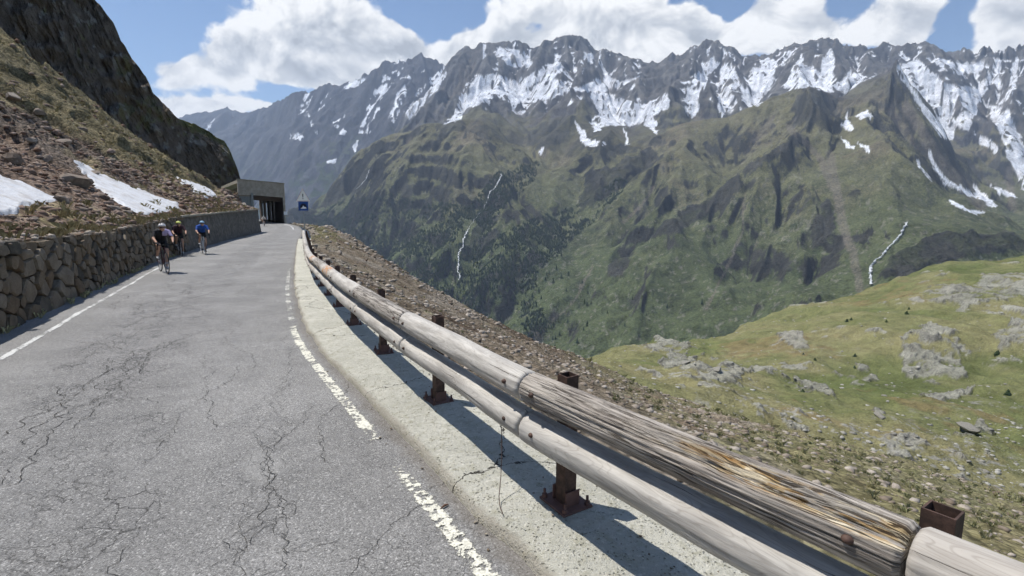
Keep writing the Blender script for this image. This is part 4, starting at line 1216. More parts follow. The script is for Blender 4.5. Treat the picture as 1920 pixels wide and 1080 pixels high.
# ------------------------------------------------------------------ mortared retaining wall further on
def b_mortar(t, b, m):
    p = geo(t)
    q = t.vm('ADD', p, t.vm('SCALE', t.noise(p, 3.0, 3, .6, out='Color'), .18))
    v = t.voro(t.mapv(q, scale=(3.4, 3.4, 4.5)), 1.0, 'F1', 'Color')
    e = t.voro(t.mapv(q, scale=(3.4, 3.4, 4.5)), 1.0, 'DISTANCE_TO_EDGE')
    r = t.n('ShaderNodeSeparateColor', ins={0: v}).outputs[0]
    c = t.mix(r, (.095, .088, .076), (.19, .172, .145))
    c = t.mix(t.ss(e, .09, .03), c, (.110, .104, .094))
    c = t.mix(t.m('MULTIPLY', t.ss(t.noise(p, 1.1, 4, .6), .5, .7), .5), c, (.065, .06, .052))
    c = t.mix(t.m('MULTIPLY', t.ss(t.noise(p, 6.0, 5, .7), .62, .7), .6), c, (.24, .235, .22))
    t.put(b.inputs['Base Color'], c)
    b.inputs['Roughness'].default_value = .93
    t.put(b.inputs['Normal'], t.bump(t.m('ADD', t.ss(e, .0, .14), t.noise(p, 25.0, 4, .7)), .8, .04))
MORT = mat('mortared masonry', b_mortar)
rw = empty('retaining_wall', (*WALL[wall_at(40)], 0))
tag(rw, 'long mortared stone retaining wall in shade behind the blue cyclist', 'wall')
ii = np.arange(wall_at(26.0), len(WALL))
zf = np.linspace(0, 1, 26)
def rw_pt(i, z, d):
    return wall_pt(WS[i], z, d, rw)
V = np.array([[rw_pt(i, f_ * wall_h(WALL[i, 1]) * .975 - .05 * (f_ == 0), .02 + .035 * float(ridged(np.array(WS[i] / .35), np.array(f_ * 6.), 3, 601)) + .05 * float(vn(np.array(WS[i] / 2.), np.array(f_ * 2.), 602))) for f_ in zf] for i in ii])
mb = MB()
# end faces and back
me = mesh_np('masonry_face', V, grid_faces(V.shape[0], V.shape[1])[:, ::-1], True)
link('masonry_face', me, MORT, rw)
for nm, ia in (('wall_end', len(WALL) - 1),):
    mb = MB()
    q, n_ = wall_frame(WS[ia])
    tt = WT[ia]
    loc = rw.location
    h = float(wall_h(q[1])) * .975
    # the wall turns the corner back into the bank
    pts = []
    for k in range(9):
        a = k / 8 * math.pi / 2
        c_ = np.array(q) - n_ * 1.6
        pts.append(c_ + n_ * 1.6 * math.cos(a) + tt * 1.6 * math.sin(a))
    pts.append(pts[-1] - n_ * 3.0)
    vs = []
    for p in pts:
        dv = (p - (np.array(q) - n_ * 1.6)); dv = dv / np.linalg.norm(dv)
        for z in (0, h * .5, h):
            vs.append(Vector((p[0] - dv[0] * .1 * z, p[1] - dv[1] * .1 * z, zr(p[1]) + z - (.1 if z == 0 else 0))) - loc)
    mb.add(vs, [(k * 3 + j, k * 3 + j + 1, (k + 1) * 3 + j + 1, (k + 1) * 3 + j) for k in range(len(pts) - 1) for j in range(2)], 0, True)
    mb.build('curved_end', MORT, rw)
# coping of flat slabs
CAP = mat('coping stone', lambda t, b, m: t.put(b.inputs['Base Color'], t.mix(t.noise(geo(t), 4.0, 5, .7), (.16, .145, .11), (.36, .33, .26))))
s = WS[wall_at(26.1)]
while s < WS[-1] - .5:
    ln = rng.uniform(.7, 1.1)
    mb = MB()
    q0, n0 = wall_frame(s + .01); q1, n1 = wall_frame(min(s + ln - .01, WS[-1]))
    h0, h1 = float(wall_h(q0[1])) * .975, float(wall_h(q1[1])) * .975
    jj = [rng.uniform(-.01, .015) for _ in range(4)]
    vs = []
    for (ss_, hh) in ((s + .01, h0), (s + ln - .01, h1)):
        for d_ in (-.35, .16):
            for dz in (.002, .085 + jj[0]):
                vs.append(wall_pt(ss_, hh + dz, d_ + jj[1], rw))
    mb.add(vs, [(0, 1, 3, 2), (4, 6, 7, 5), (0, 4, 5, 1), (2, 3, 7, 6), (0, 2, 6, 4), (1, 5, 7, 3)])
    mb.build('coping_slab', CAP, rw)
    s += ln

# ================================================================== guardrail
def b_wood(dark=0.0, rot=0.0):
    def bld(t, b, m):
        uv = uvco(t)
        oi = t.n('ShaderNodeObjectInfo').outputs['Random']
        q = t.vm('ADD', t.mapv(uv, scale=(1, 1, 1)), t.n('ShaderNodeCombineXYZ', ins={0: t.m('MULTIPLY', oi, 17.0), 1: t.m('MULTIPLY', oi, 5.0), 2: 0.0}).outputs[0])
        wob = t.vm('ADD', q, t.vm('SCALE', t.vm('SUBTRACT', t.noise(q, 2.2, 3, .5, out='Color'), (.5, .5, .5)), .07))
        grain = t.noise(t.mapv(wob, scale=(4.0, 60, 1)), 1.0, 6, .65)
        wide = t.noise(t.mapv(wob, scale=(2.2, 9, 1)), 1.0, 4, .6)
        blot = t.noise(q, 3.4, 5, .65)
        fl = t.noise(t.mapv(wob, scale=(1.3, 4.5, 1), loc=(1, 3, 0)), 1.0, 2, .5)
        flame = t.m('ABSOLUTE', t.m('SUBTRACT', t.m('FRACT', t.m('MULTIPLY', fl, 26.0)), .5))
        c = t.mix(t.ss(wide, .3, .7), (.35, .33, .30), (.54, .515, .47))
        c = t.mix(t.m('MULTIPLY', t.ss(grain, .5, .72), .5), c, (.17, .155, .138))
        c = t.mix(t.m('MULTIPLY', t.ss(blot, .56, .72), .5), c, (.60, .58, .54))
        c = t.mix(t.m('MULTIPLY', t.ss(blot, .44, .3), .45), c, (.29, .265, .235))
        c = t.mix(t.m('MULTIPLY', t.ss(t.m('FRACT', t.m('MULTIPLY', oi, 5.7)), .5, .9), .25), c, (.34, .28, .22))
        c = t.mix(t.m('MULTIPLY', t.ss(flame, .17, .02), t.lin(blot, .3, .7, .1, .45)), c, (.19, .165, .14))
        kd = t.voro(t.mapv(q, scale=(2.4, 3.4, 1)), 1.0, 'F1')
        rings = t.m('SINE', t.m('MULTIPLY', t.m('ADD', kd, t.m('MULTIPLY', wide, .12)), 95.0))
        c = t.mix(t.m('MULTIPLY', t.ss(kd, .26, .06), t.ss(rings, .0, .8, .05, .55)), c, (.20, .175, .15))
        c = t.mix(t.ss(kd, .035, .02), c, (.11, .09, .075))
        if dark:
            c = t.mix(dark, c, t.mix(t.ss(wide, .3, .7), (.22, .185, .155), (.40, .355, .305)))
        ck = t.noise(t.mapv(wob, scale=(1.0, 42, 1), loc=(3, 8, 0)), 1.0, 4, .55)
        thr = .66 if not dark else .585
        crack = t.ss(ck, thr, thr + .03)
        if dark:
            la = t.noise(t.mapv(wob, scale=(.8, 13, 1), loc=(2, 5, 0)), 1.0, 4, .6)
            lb = t.noise(t.mapv(wob, scale=(1.3, 30, 1), loc=(6, 1, 0)), 1.0, 4, .6)
            l1 = t.m('MULTIPLY', t.ss(t.m('ABSOLUTE', t.m('SUBTRACT', la, .5)), .022, .006), t.ss(blot, .35, .5))
            l2 = t.m('MULTIPLY', t.ss(t.m('ABSOLUTE', t.m('SUBTRACT', lb, .5)), .024, .006), .38)
            crack = t.m('MAXIMUM', t.m('MULTIPLY', crack, .6), t.m('MAXIMUM', l1, l2))
        hgt = t.m('SUBTRACT', t.m('ADD', t.m('MULTIPLY', grain, .35), t.m('MULTIPLY', wide, .25)), t.m('MULTIPLY', crack, 1.4 if dark else .6))
        if rot:
            s_ = t.n('ShaderNodeSeparateXYZ', ins={0: uv})
            u, v = s_.outputs[0], s_.outputs[1]
            nn = t.noise(t.mapv(uv, scale=(3.4, 46, 1)), 1.0, 6, .7)
            rm = t.m('MULTIPLY', t.ss(t.m('ADD', u, t.lin(nn, .25, .75, -.55, .55)), .75, 1.25), t.ss(t.m('ABSOLUTE', t.m('SUBTRACT', v, t.m('ADD', .155, t.lin(nn, .2, .8, -.035, .035)))), .095, .05))
            rc = t.mix(t.ss(grain, .35, .65), (.26, .140, .045), (.60, .47, .27))
            rc = t.mix(t.ss(t.noise(t.mapv(uv, scale=(6, 22, 1), loc=(4, 1, 0)), 1.0, 4, .6), .50, .58), rc, (.70, .62, .46))
            rc = t.mix(t.m('MULTIPLY', t.ss(nn, .53, .57), .92), rc, (.04, .027, .018))
            rc = t.mix(t.m('MULTIPLY', t.ss(t.noise(t.mapv(uv, scale=(3, 12, 1), loc=(7, 2, 0)), 1.0, 4, .65), .53, .57), .95), rc, (.36, .335, .30))
            c = t.mix(rm, c, rc)
            hgt = t.m('SUBTRACT', hgt, t.m('MULTIPLY', rm, t.lin(nn, .3, .7, .3, 1.6)))
        c = t.mix(t.m('MULTIPLY', crack, .85), c, (.035, .027, .02))
        t.put(b.inputs['Base Color'], c)
        b.inputs['Roughness'].default_value = .82
        b.inputs['Specular IOR Level'].default_value = .2
        t.put(b.inputs['Normal'], t.bump(hgt, .75, .008))
    return bld
WOOD = mat('weathered log', b_wood())
WOODD = mat('split log', b_wood(.62, 1.0))
WOODM = mat('stained log', b_wood(.35))
def b_orange(t, b, m):
    b_wood()(t, b, m)
    old = b.inputs['Base Color'].links[0].from_socket
    uv = uvco(t)
    u = t.n('ShaderNodeSeparateXYZ', ins={0: uv}).outputs[0]
    n = t.noise(uv, 7.0, 5, .65)
    msk = t.m('MULTIPLY', t.ss(t.m('ABSOLUTE', t.m('SUBTRACT', u, t.m('ADD', .85, t.lin(n, .2, .8, -.3, .3)))), .5, .3), t.ss(n, .46, .56))
    t.put(b.inputs['Base Color'], t.mix(msk, old, (.46, .21, .07)))
WOODO = mat('lichen log', b_orange)
def b_rust(t, b, m):
    p = geo(t)
    n = t.noise(p, 26.0, 5, .7)
    c = t.mix(t.ss(n, .35, .7), (.055, .036, .029), (.12, .072, .055))
    t.put(b.inputs['Base Color'], c)
    b.inputs['Roughness'].default_value = .7
    b.inputs['Metallic'].default_value = .25
    t.put(b.inputs['Normal'], t.bump(n, .4, .004))
RUST = mat('rusty steel', b_rust)
def b_dsteel(t, b, m):
    n = t.noise(geo(t), 12.0, 5, .7)
    t.put(b.inputs['Base Color'], t.mix(t.ss(n, .35, .7), (.30, .295, .25), (.38, .37, .32)))
    b.inputs['Roughness'].default_value = .85
DST = mat('backing steel', b_dsteel)
PLATE = mat('plate rust', lambda t, b, m: t.put(b.inputs['Base Color'], t.mix(t.noise(geo(t), 30.0, 4, .7), (.09, .045, .036), (.19, .11, .09))))

iK = kerb_at(15.0)
far_pts = [tuple(KERB[i] + KN[i] * .41) for i in range(iK + 40, kerb_at(38.0), 45)]
RAIL = catmull([(8.6, -11.2), (5.1, -5.3), (2.9, -1.4), (1.75, .35), (1.086, 1.298), (.794, 1.70), (.53, 2.08), (.10, 2.71), (-.365, 3.55), (-.93, 4.55), (-1.48, 5.62), (-2.42, 7.5), (-3.83, 10.65), (-5.72, 15.0)] + far_pts, .12)
RN, RT = normals2(RAIL)
RSs = np.arange(len(RAIL)) * .12
def kf(s, d, z):
    """point at arc length s along the rail line, d outwards, z above the road"""
    k = np.clip(s / .12, 0, len(RAIL) - 1.001); i = int(k); f_ = k - i
    q = RAIL[i] * (1 - f_) + RAIL[i + 1] * f_
    n_ = RN[i] * (1 - f_) + RN[i + 1] * f_
    return np.array([q[0] + n_[0] * d, q[1] + n_[1] * d, float(zr(q[1])) + z])
def s_near(x, y):
    return RSs[np.hypot(RAIL[:, 0] - x, RAIL[:, 1] - y).argmin()]
sSEAM = s_near(.10, 2.71)
sP0 = s_near(.13, 2.66)
PITCHL = 1.85
DP, DL = .155, 0.0
GR = empty('guardrail', tuple(kf(sP0, DP, .07)))
tag(GR, 'two-log timber guardrail on rusty steel posts curving along the road edge', 'guardrail')
LOC = np.array(GR.location)
sEND = RSs[-1] - .6
posts = [sP0 - 1.60 - PITCHL * 2, sP0 - 1.60 - PITCHL, sP0 - 1.60] + [sP0 + PITCHL * k for k in range(0, 30) if sP0 + PITCHL * k < sEND]
def rot_from(s):
    a, b = kf(s - .1, 0, 0), kf(s + .1, 0, 0)
    d = (b - a)[:2]
    return Matrix.Rotation(math.atan2(d[1], d[0]), 3, 'Z')
def hollow_post():
    mb = MB()
    w, dpt, t_, h = .040, .038, .006, .725
    o_ = [(-w, -dpt), (w, -dpt), (w, dpt), (-w, dpt)]
    i_ = [(-w + t_, -dpt + t_), (w - t_, -dpt + t_), (w - t_, dpt - t_), (-w + t_, dpt - t_)]
    vs = [Vector((*p, 0)) for p in o_] + [Vector((*p, h)) for p in o_] + [Vector((*p, h)) for p in i_] + [Vector((*p, h - .25)) for p in i_]
    fs = [(k, (k + 1) % 4, 4 + (k + 1) % 4, 4 + k) for k in range(4)] + [(4 + k, 4 + (k + 1) % 4, 8 + (k + 1) % 4, 8 + k) for k in range(4)] + [(8 + k, 8 + (k + 1) % 4, 12 + (k + 1) % 4, 12 + k) for k in range(4)] + [(12, 13, 14, 15)]
    mb.add(vs, fs)
    return mb.mesh('post')
pm = hollow_post(); pm.materials.append(RUST)
mb = MB(); mb.box((0, 0, 0.006), (.22, .19, .012)); mb.box((-.056, 0, .05), (.008, .09, .085)); mb.box((.056, 0, .05), (.008, .09, .085))
bm_ = mb.mesh('base_plate'); bm_.materials.append(PLATE)
mb = MB(); mb.tube([(0, 0, 0), (0, 0, .02)], .016, 6); mb.tube([(0, 0, .0205), (0, 0, .05)], .008, 6)
boltm = mb.mesh('anchor_bolt'); boltm.materials.append(PLATE)
rng = random.Random(21)
for s in posts:
    p = link('post', pm, None, GR)
    z0 = .072
    p.location = Vector(kf(s, DP, z0) - LOC)
    R = rot_from(s)
    p.rotation_euler = (rng.uniform(-.02, .02), rng.uniform(-.02, .02), R.to_euler().z + rng.uniform(-.05, .05))
    bp = link('base_plate', bm_, None, p); bp.location = (0, 0, .004)
    for dx in (-.09, .09):
        for dy in (-.075, .075):
            bo = link('anchor_bolt', boltm, None, p)
            bo.location = (dx, dy, .016)
def log_mesh(sa, sb, d, z, r, nu, nv, seed, split=0.0):
    g = .006 if sb > sa else -.006
    U = np.linspace(sa + g, sb - g, nu)
    cen = np.array([kf(s, d, z) for s in U])
    tg = np.gradient(cen, axis=0); tg /= np.linalg.norm(tg, axis=1)[:, None]
    up = np.array([0, 0, 1.0]); side = np.cross(tg, up); side /= np.linalg.norm(side, axis=1)[:, None]
    upv = np.cross(side, tg)
    th = np.linspace(0, 2 * math.pi, nv, endpoint=False)
    uu, tt = np.meshgrid(np.abs(U - sa), th, indexing='ij')
    cth, sth = np.cos(tt), np.sin(tt)
    rr_ = r * (1 + .06 * vn(uu * .9 + seed * 7.1, cth * 1.2 + sth * .7 + seed, 700) + .035 * vn(uu * 3 + seed, cth * 2.4 - sth * 1.7, 701))
    rr_ = rr_ + .0022 * vn(uu * 4.0, tt * 9 + seed, 702)
    if split:
        g1 = np.clip(vn(uu * 1.3 + 3, tt * 8.5 + .6 * vn(uu * 3, tt, 703), 704), 0, 1)
        g2 = np.clip(vn(uu * 1.7 + 9, tt * 18 + .5 * vn(uu * 4, tt, 705), 706), 0, 1)
        rr_ = rr_ - split * (.004 * sstep(g1, .45, .55) + .003 * sstep(g2, .42, .5) + .0018 * vn(uu * 5, tt * 26, 710))
        # torn hollow where the timber has rotted, facing the road and sky
        ang = np.abs(np.angle(np.exp(1j * (tt - .97))))
        rm = sstep(uu + .35 * vn(uu * 3, tt * 4, 707), .7, 1.1) * (1 - sstep(ang + .2 * vn(uu * 5, tt * 2, 708), .3, .62))
        rr_ = rr_ - split * rm * (.012 + .012 * np.clip(vn(uu * 3.2, tt * 24, 709) + .6 * vn(uu * 14, tt * 30, 711), -1, 1))
    # slightly chamfered ends
    e = np.minimum(uu - uu.min(), uu.max() - uu)
    rr_ = rr_ - .010 * (1 - sstep(e, 0, .015))
    P = cen[:, None] + side[:, None] * (rr_ * cth)[..., None] + upv[:, None] * (rr_ * sth)[..., None]
    n = nu * nv
    V = np.concatenate([P.reshape(-1, 3), cen[[0, -1]]]) - LOC
    F = grid_faces(nu, nv, True)
    k = np.arange(nv)
    capa = np.stack([np.full(nv, n), (k + 1) % nv, k, k], -1)[:, :3]; capb = np.stack([np.full(nv, n + 1), (nu - 1) * nv + k, (nu - 1) * nv + (k + 1) % nv], -1)
    F = np.concatenate([F[:, [0, 1, 2]], F[:, [0, 2, 3]], capa, capb])
    uv = np.concatenate([np.stack([uu, tt / (2 * math.pi)], -1).reshape(-1, 2), [[0, 0], [1.8, 0]]])
    me = mesh_np('log', V, F[:, ::-1], True, uv=uv)
    return me
mb = MB(); mb.ball((0, 0, 0), .017, 10, 6, sc=(1, 1, .75))
bh = mb.mesh('bolt_head'); bh.materials.append(RUST)
def bolts(lo, sa, sb, d, z, r):
    for s in (sa + .13, sb - .13):
        b_ = link('bolt', bh, None, lo)
        p = kf(s, d - r * .97, z + .012)
        b_.location = Vector(p - LOC)
ends = [sSEAM - 1.71 - 4.0, sSEAM - 1.71 - 2.0, sSEAM - 1.71] + [sSEAM + 2.02 * k for k in range(0, 30) if sSEAM + 2.02 * k < sEND + .3]
for k, (sa, sb) in enumerate(zip(ends[:-1], ends[1:])):
    i = k - 3
    fine_ = i in (-3, -2, -1, 0, 1)
    nu, nv = (150, 64) if fine_ else ((40, 24) if i < 8 else (14, 14))
    if i == -1: nu, nv = 330, 150
    mU = WOODD if i == -1 else (WOODO if i in (3, 5) else (WOODM if i in (1, 4, 8) else WOOD))
    # log runs from the far post to the near one in the split bay, so its uv starts at the far end
    lu = link('log', log_mesh(sb, sa, .0, .715, .088, nu, nv, i + 11, 1.0) if i == -1 else log_mesh(sa, sb, .0, .715 + rng.uniform(-.004, .004), .085 + rng.uniform(-.004, .004), nu, nv, i + 11), mU, GR)
    if i == -1:
        lu['label'] = 'grey split log with orange rotten wood showing'
    nu, nv = (150, 64) if fine_ else (nu, nv)
    ll = link('log', log_mesh(sa, sb, .0, .505 + rng.uniform(-.004, .004), .083 + rng.uniform(-.003, .003), nu, nv, i + 41), WOOD, GR)
    if k < 13:
        bolts(lu, sa, sb, .0, .715, .085); bolts(ll, sa, sb, .0, .505, .083)
# ================================================================== road sign at the far end of the rail
sg = unproj(571.5, 438, 37.5)
sg[2] = zr(sg[1])
SG = empty('road_sign', tuple(sg), 0)
SG.rotation_euler = (0, 0, math.atan2(-sg[0], sg[1]))
tag(SG, 'exclamation warning triangle over a blue tunnel panel on a thin grey pole', 'sign')
GALV = mat('galvanised pole', col=(.30, .31, .32), rough=.5, metal=.4)
mb = MB(); mb.tube([(0, .04, 0), (0, .04, 3.15)], .03, 10); mb.build('pole', GALV, SG)
def sgpx(py):
    return float(unproj(571.5, py, 37.5)[2] - sg[2])
zt, zb, zp = sgpx(354), sgpx(377.5), sgpx(395)
FACE = mat('sign face faded', lambda t, b, m: t.put(b.inputs['Base Color'], t.mix(t.noise(obco(t), 6.0, 4, .6), (.80, .78, .70), (.90, .88, .80))), rough=.5)
REDB = mat('sign border faded', col=(.66, .52, .45), rough=.5)
BLKS = mat('sign black', col=(.02, .02, .022), rough=.5)
BLUE = mat('sign blue', col=(.012, .060, .235), rough=.45)
WHT = mat('sign white', col=(.80, .80, .80), rough=.5)
NAVY = mat('sign navy', col=(.010, .015, .035), rough=.5)
MXZ = Matrix(((1, 0, 0, 0), (0, 0, -1, 0), (0, 1, 0, 0), (0, 0, 0, 1)))   # local xy -> world xz, extrude towards -y
def tri(h0, h1, hw, k):
    cz = h0 + (h1 - h0) / 3
    return [((x) * k, cz + (z - cz) * k) for x, z in ((-hw, h0), (hw, h0), (0, h1))]
hw = .45
mb = MB(); mb.prism(tri(zb, zt, hw, 1.0), 0, .012, 0, MXZ); tp = mb.build('triangle_plate', REDB, SG)
mb = MB(); mb.prism(tri(zb, zt, hw, .86), .0125, .016, 0, MXZ); mb.build('triangle_face', FACE, tp)
mb = MB()
h = zt - zb
mb.prism([(-.035, zb + h * .58), (-.02, zb + h * .30), (.02, zb + h * .30), (.035, zb + h * .58)], .0165, .02, 0, MXZ)
mb.prism([(.035 * math.cos(a), zb + h * .21 + .035 * math.sin(a)) for a in [k * math.pi / 5 for k in range(10)]], .0165, .02, 0, MXZ)
mb.build('exclamation_mark', BLKS, tp)
ph_ = (zb - .02 - zp); pw = .32
mb = MB(); mb.prism([(-pw, zp), (pw, zp), (pw, zb - .02), (-pw, zb - .02)], 0, .012, 0, MXZ); bp = mb.build('blue_plate', BLUE, SG)
mb = MB()
cz = zp + ph_ * .22
mb.prism([(-.22, cz), (.22, cz)] + [(.22 * math.cos(a), cz + .12 + .24 * math.sin(a)) for a in [k * math.pi / 10 for k in range(11)]], .0125, .015, 0, MXZ)
mb.build('tunnel_symbol', NAVY, bp)
mb = MB(); mb.prism([(-.20, cz), (.20, cz), (.15, cz + .10), (.04, cz + .13), (.0, cz + .24), (-.06, cz + .10)], .0155, .018, 0, MXZ); mb.build('road_symbol', WHT, bp)
mb = MB()
for z in (zp + ph_ * .5, zb + h * .3):
    mb.box((0, .045, z), (.16, .075, .035))
mb.build('bracket', GALV, SG)

# ================================================================== avalanche gallery
A0 = unproj(453, 418, 92.5); A0[2] = 0; B0_ = unproj(537, 418, 96.5); B0_[2] = 0
ex = (B0_ - A0); WG = np.linalg.norm(ex); ex /= WG; ay = np.array([-ex[1], ex[0], 0])
GL = empty('avalanche_gallery', (A0[0], A0[1], 0), math.atan2(ex[1], ex[0]))
tag(GL, 'concrete avalanche gallery with dark opening where the road disappears', 'tunnel')
def b_gconc(t, b, m):
    p = obco(t)
    n = t.noise(p, 1.2, 5, .65); n2 = t.noise(t.mapv(p, scale=(.6, 1, .12)), 3.0, 5, .7)
    c = t.mix(t.ss(n, .35, .65), (.27, .24, .195), (.36, .325, .27))
    c = t.mix(t.m('MULTIPLY', t.ss(n2, .55, .75), .4), c, (.2, .175, .15))
    t.put(b.inputs['Base Color'], c)
    t.put(b.inputs['Normal'], t.bump(n, .4, .05))
GC = mat('gallery concrete', b_gconc, rough=.9)
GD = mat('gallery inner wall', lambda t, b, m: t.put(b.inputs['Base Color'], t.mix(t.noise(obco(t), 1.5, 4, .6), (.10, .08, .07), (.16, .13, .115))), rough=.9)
GP = mat('grey panel', lambda t, b, m: t.put(b.inputs['Base Color'], t.mix(t.noise(obco(t), 3.0, 4, .6), (.17, .18, .175), (.24, .25, .245))), rough=.7)
xo, x1 = 2.15, WG - .32                                     # opening between these
LEN = 27.0
def zroof(x): return 7.5 - .065 * x
def zlin(x): return 4.95 - .07 * (x - 2.1)
def slab(poly_xz, y0, y1, name, m):
    mb = MB()
    n = len(poly_xz)
    vs = [Vector((x, y0, z)) for x, z in poly_xz] + [Vector((x, y1, z)) for x, z in poly_xz]
    mb.add(vs, [tuple(range(n)), tuple(range(n, 2 * n))[::-1]] + [(i, n + i, n + (i + 1) % n, (i + 1) % n) for i in range(n)])
    return mb.build(name, m, GL)
slab([(-.25, 4.9), (xo + .02, zlin(xo)), (x1, zlin(x1)), (WG, zlin(WG)), (WG, zroof(WG)), (-.25, zroof(-.25))], 0, .55, 'lintel', GC)
slab([(-.28, zroof(-.28) + .003), (WG + .05, zroof(WG) + .003), (WG + .05, zroof(WG) + .16), (-.28, zroof(-.28) + .16)], -.12, .5, 'coping', CAP)
slab([(-.25, zroof(0) - .55), (WG - .003, zroof(WG) - .55), (WG - .003, zroof(WG) - .02), (-.25, zroof(0) - .02)], .553, LEN, 'roof', GC)
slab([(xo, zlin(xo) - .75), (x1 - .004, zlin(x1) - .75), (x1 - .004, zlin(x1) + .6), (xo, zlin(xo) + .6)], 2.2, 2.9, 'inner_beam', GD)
slab([(x1, -.4), (WG, -.4), (WG, zlin(WG) - .004), (x1, zlin(x1) - .004)], .004, .54, 'jamb', GC)
slab([(-.24, -.4), (xo - .45, -.4), (xo - .45, 4.88), (-.24, 4.88)], .25, .5, 'wing_wall', GC)
for k in range(5):
    x_ = -.1 + k * .38
    slab([(x_, -.4), (x_ + .33, -.4), (x_ + .33, 4.70), (x_, 4.72)], .16 + .02 * (k % 2), .248, 'door_panel', GP)
slab([(xo - .40, -.4), (xo - .02, -.4), (xo - .02, 5.35), (xo - .40, 5.35)], -.15, .24, 'pier', GP)
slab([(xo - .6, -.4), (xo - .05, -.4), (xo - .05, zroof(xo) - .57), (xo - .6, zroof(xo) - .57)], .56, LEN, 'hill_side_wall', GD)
# valley-side wall: solid, then openings between columns
openings = [(8.6, 10.3), (12.4, 14.3), (17.2, 20.2), (22.0, 24.5)]
y_ = .556
for a, b in openings + [(LEN, LEN)]:
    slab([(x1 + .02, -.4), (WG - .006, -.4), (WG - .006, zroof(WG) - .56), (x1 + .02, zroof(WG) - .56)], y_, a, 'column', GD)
    if b > a:
        slab([(x1 + .03, -.4), (WG - .012, -.4), (WG - .012, .55), (x1 + .03, .55)], a + .003, b - .003, 'sill', GC)
        slab([(x1 + .03, 4.0), (WG - .012, 4.0), (WG - .012, zroof(WG) - .563), (x1 + .03, zroof(WG) - .563)], a + .003, b - .003, 'header', GC)
    y_ = b
mb = MB(); mb.prism([(WG - .35, 1.55), (WG + .25, 1.55), (WG + .25, 2.15), (WG - .35, 2.15)], .02, .05, 0, MXZ); mb.build('marker_board', WHT, GL)

# ================================================================== cyclists
def remesh(name, mb, voxel, ratio=.35):
    me = mb.mesh(name)
    o = bpy.data.objects.new(name, me)
    COL.objects.link(o)
    md = o.modifiers.new('r', 'REMESH'); md.mode = 'VOXEL'; md.voxel_size = voxel; md.use_smooth_shade = True
    sm = o.modifiers.new('s', 'SMOOTH'); sm.factor = .5; sm.iterations = 2
    dc = o.modifiers.new('d', 'DECIMATE'); dc.ratio = ratio
    dg = bpy.context.evaluated_depsgraph_get()
    out = bpy.data.meshes.new_from_object(o.evaluated_get(dg))
    bpy.data.objects.remove(o)
    bpy.data.meshes.remove(me)
    out.name = name
    return out
SKIN = mat('skin', lambda t, b, m: t.put(b.inputs['Base Color'], t.mix(t.noise(obco(t), 30.0, 3, .6), (.42, .24, .16), (.50, .30, .21))), rough=.6)
def cloth(nm, col):
    return mat(nm, lambda t, b, m: t.put(b.inputs['Base Color'], t.mix(t.noise(obco(t), 14.0, 4, .6), tuple(c * .8 for c in col), col)), rough=.8)
BLACKC = cloth('black jersey', (.018, .018, .022)); BLUEC = cloth('blue jersey', (.022, .085, .34)); SHORTS = cloth('black shorts', (.012, .012, .014)); DARKR = cloth('dark jersey', (.045, .02, .03)); GREYC = cloth('pale jersey', (.5, .5, .5))
LILAC = cloth('lilac panel', (.40, .34, .52)); SHOE = cloth('shoe', (.55, .55, .56)); SOCK = cloth('sock', (.05, .03, .08)); HAIR = cloth('hair', (.03, .022, .016))
TYRE = mat('tyre rubber', col=(.018, .018, .018), rough=.85); RIM = mat('rim', col=(.22, .22, .23), rough=.4, metal=.7); CHROME = mat('chrome', col=(.45, .45, .46), rough=.35, metal=.9)
def paintm(nm, col): return mat(nm, col=col, rough=.35, spec=.5)
GLASS = mat('sunglasses', col=(.015, .015, .02), rough=.15, spec=.6)

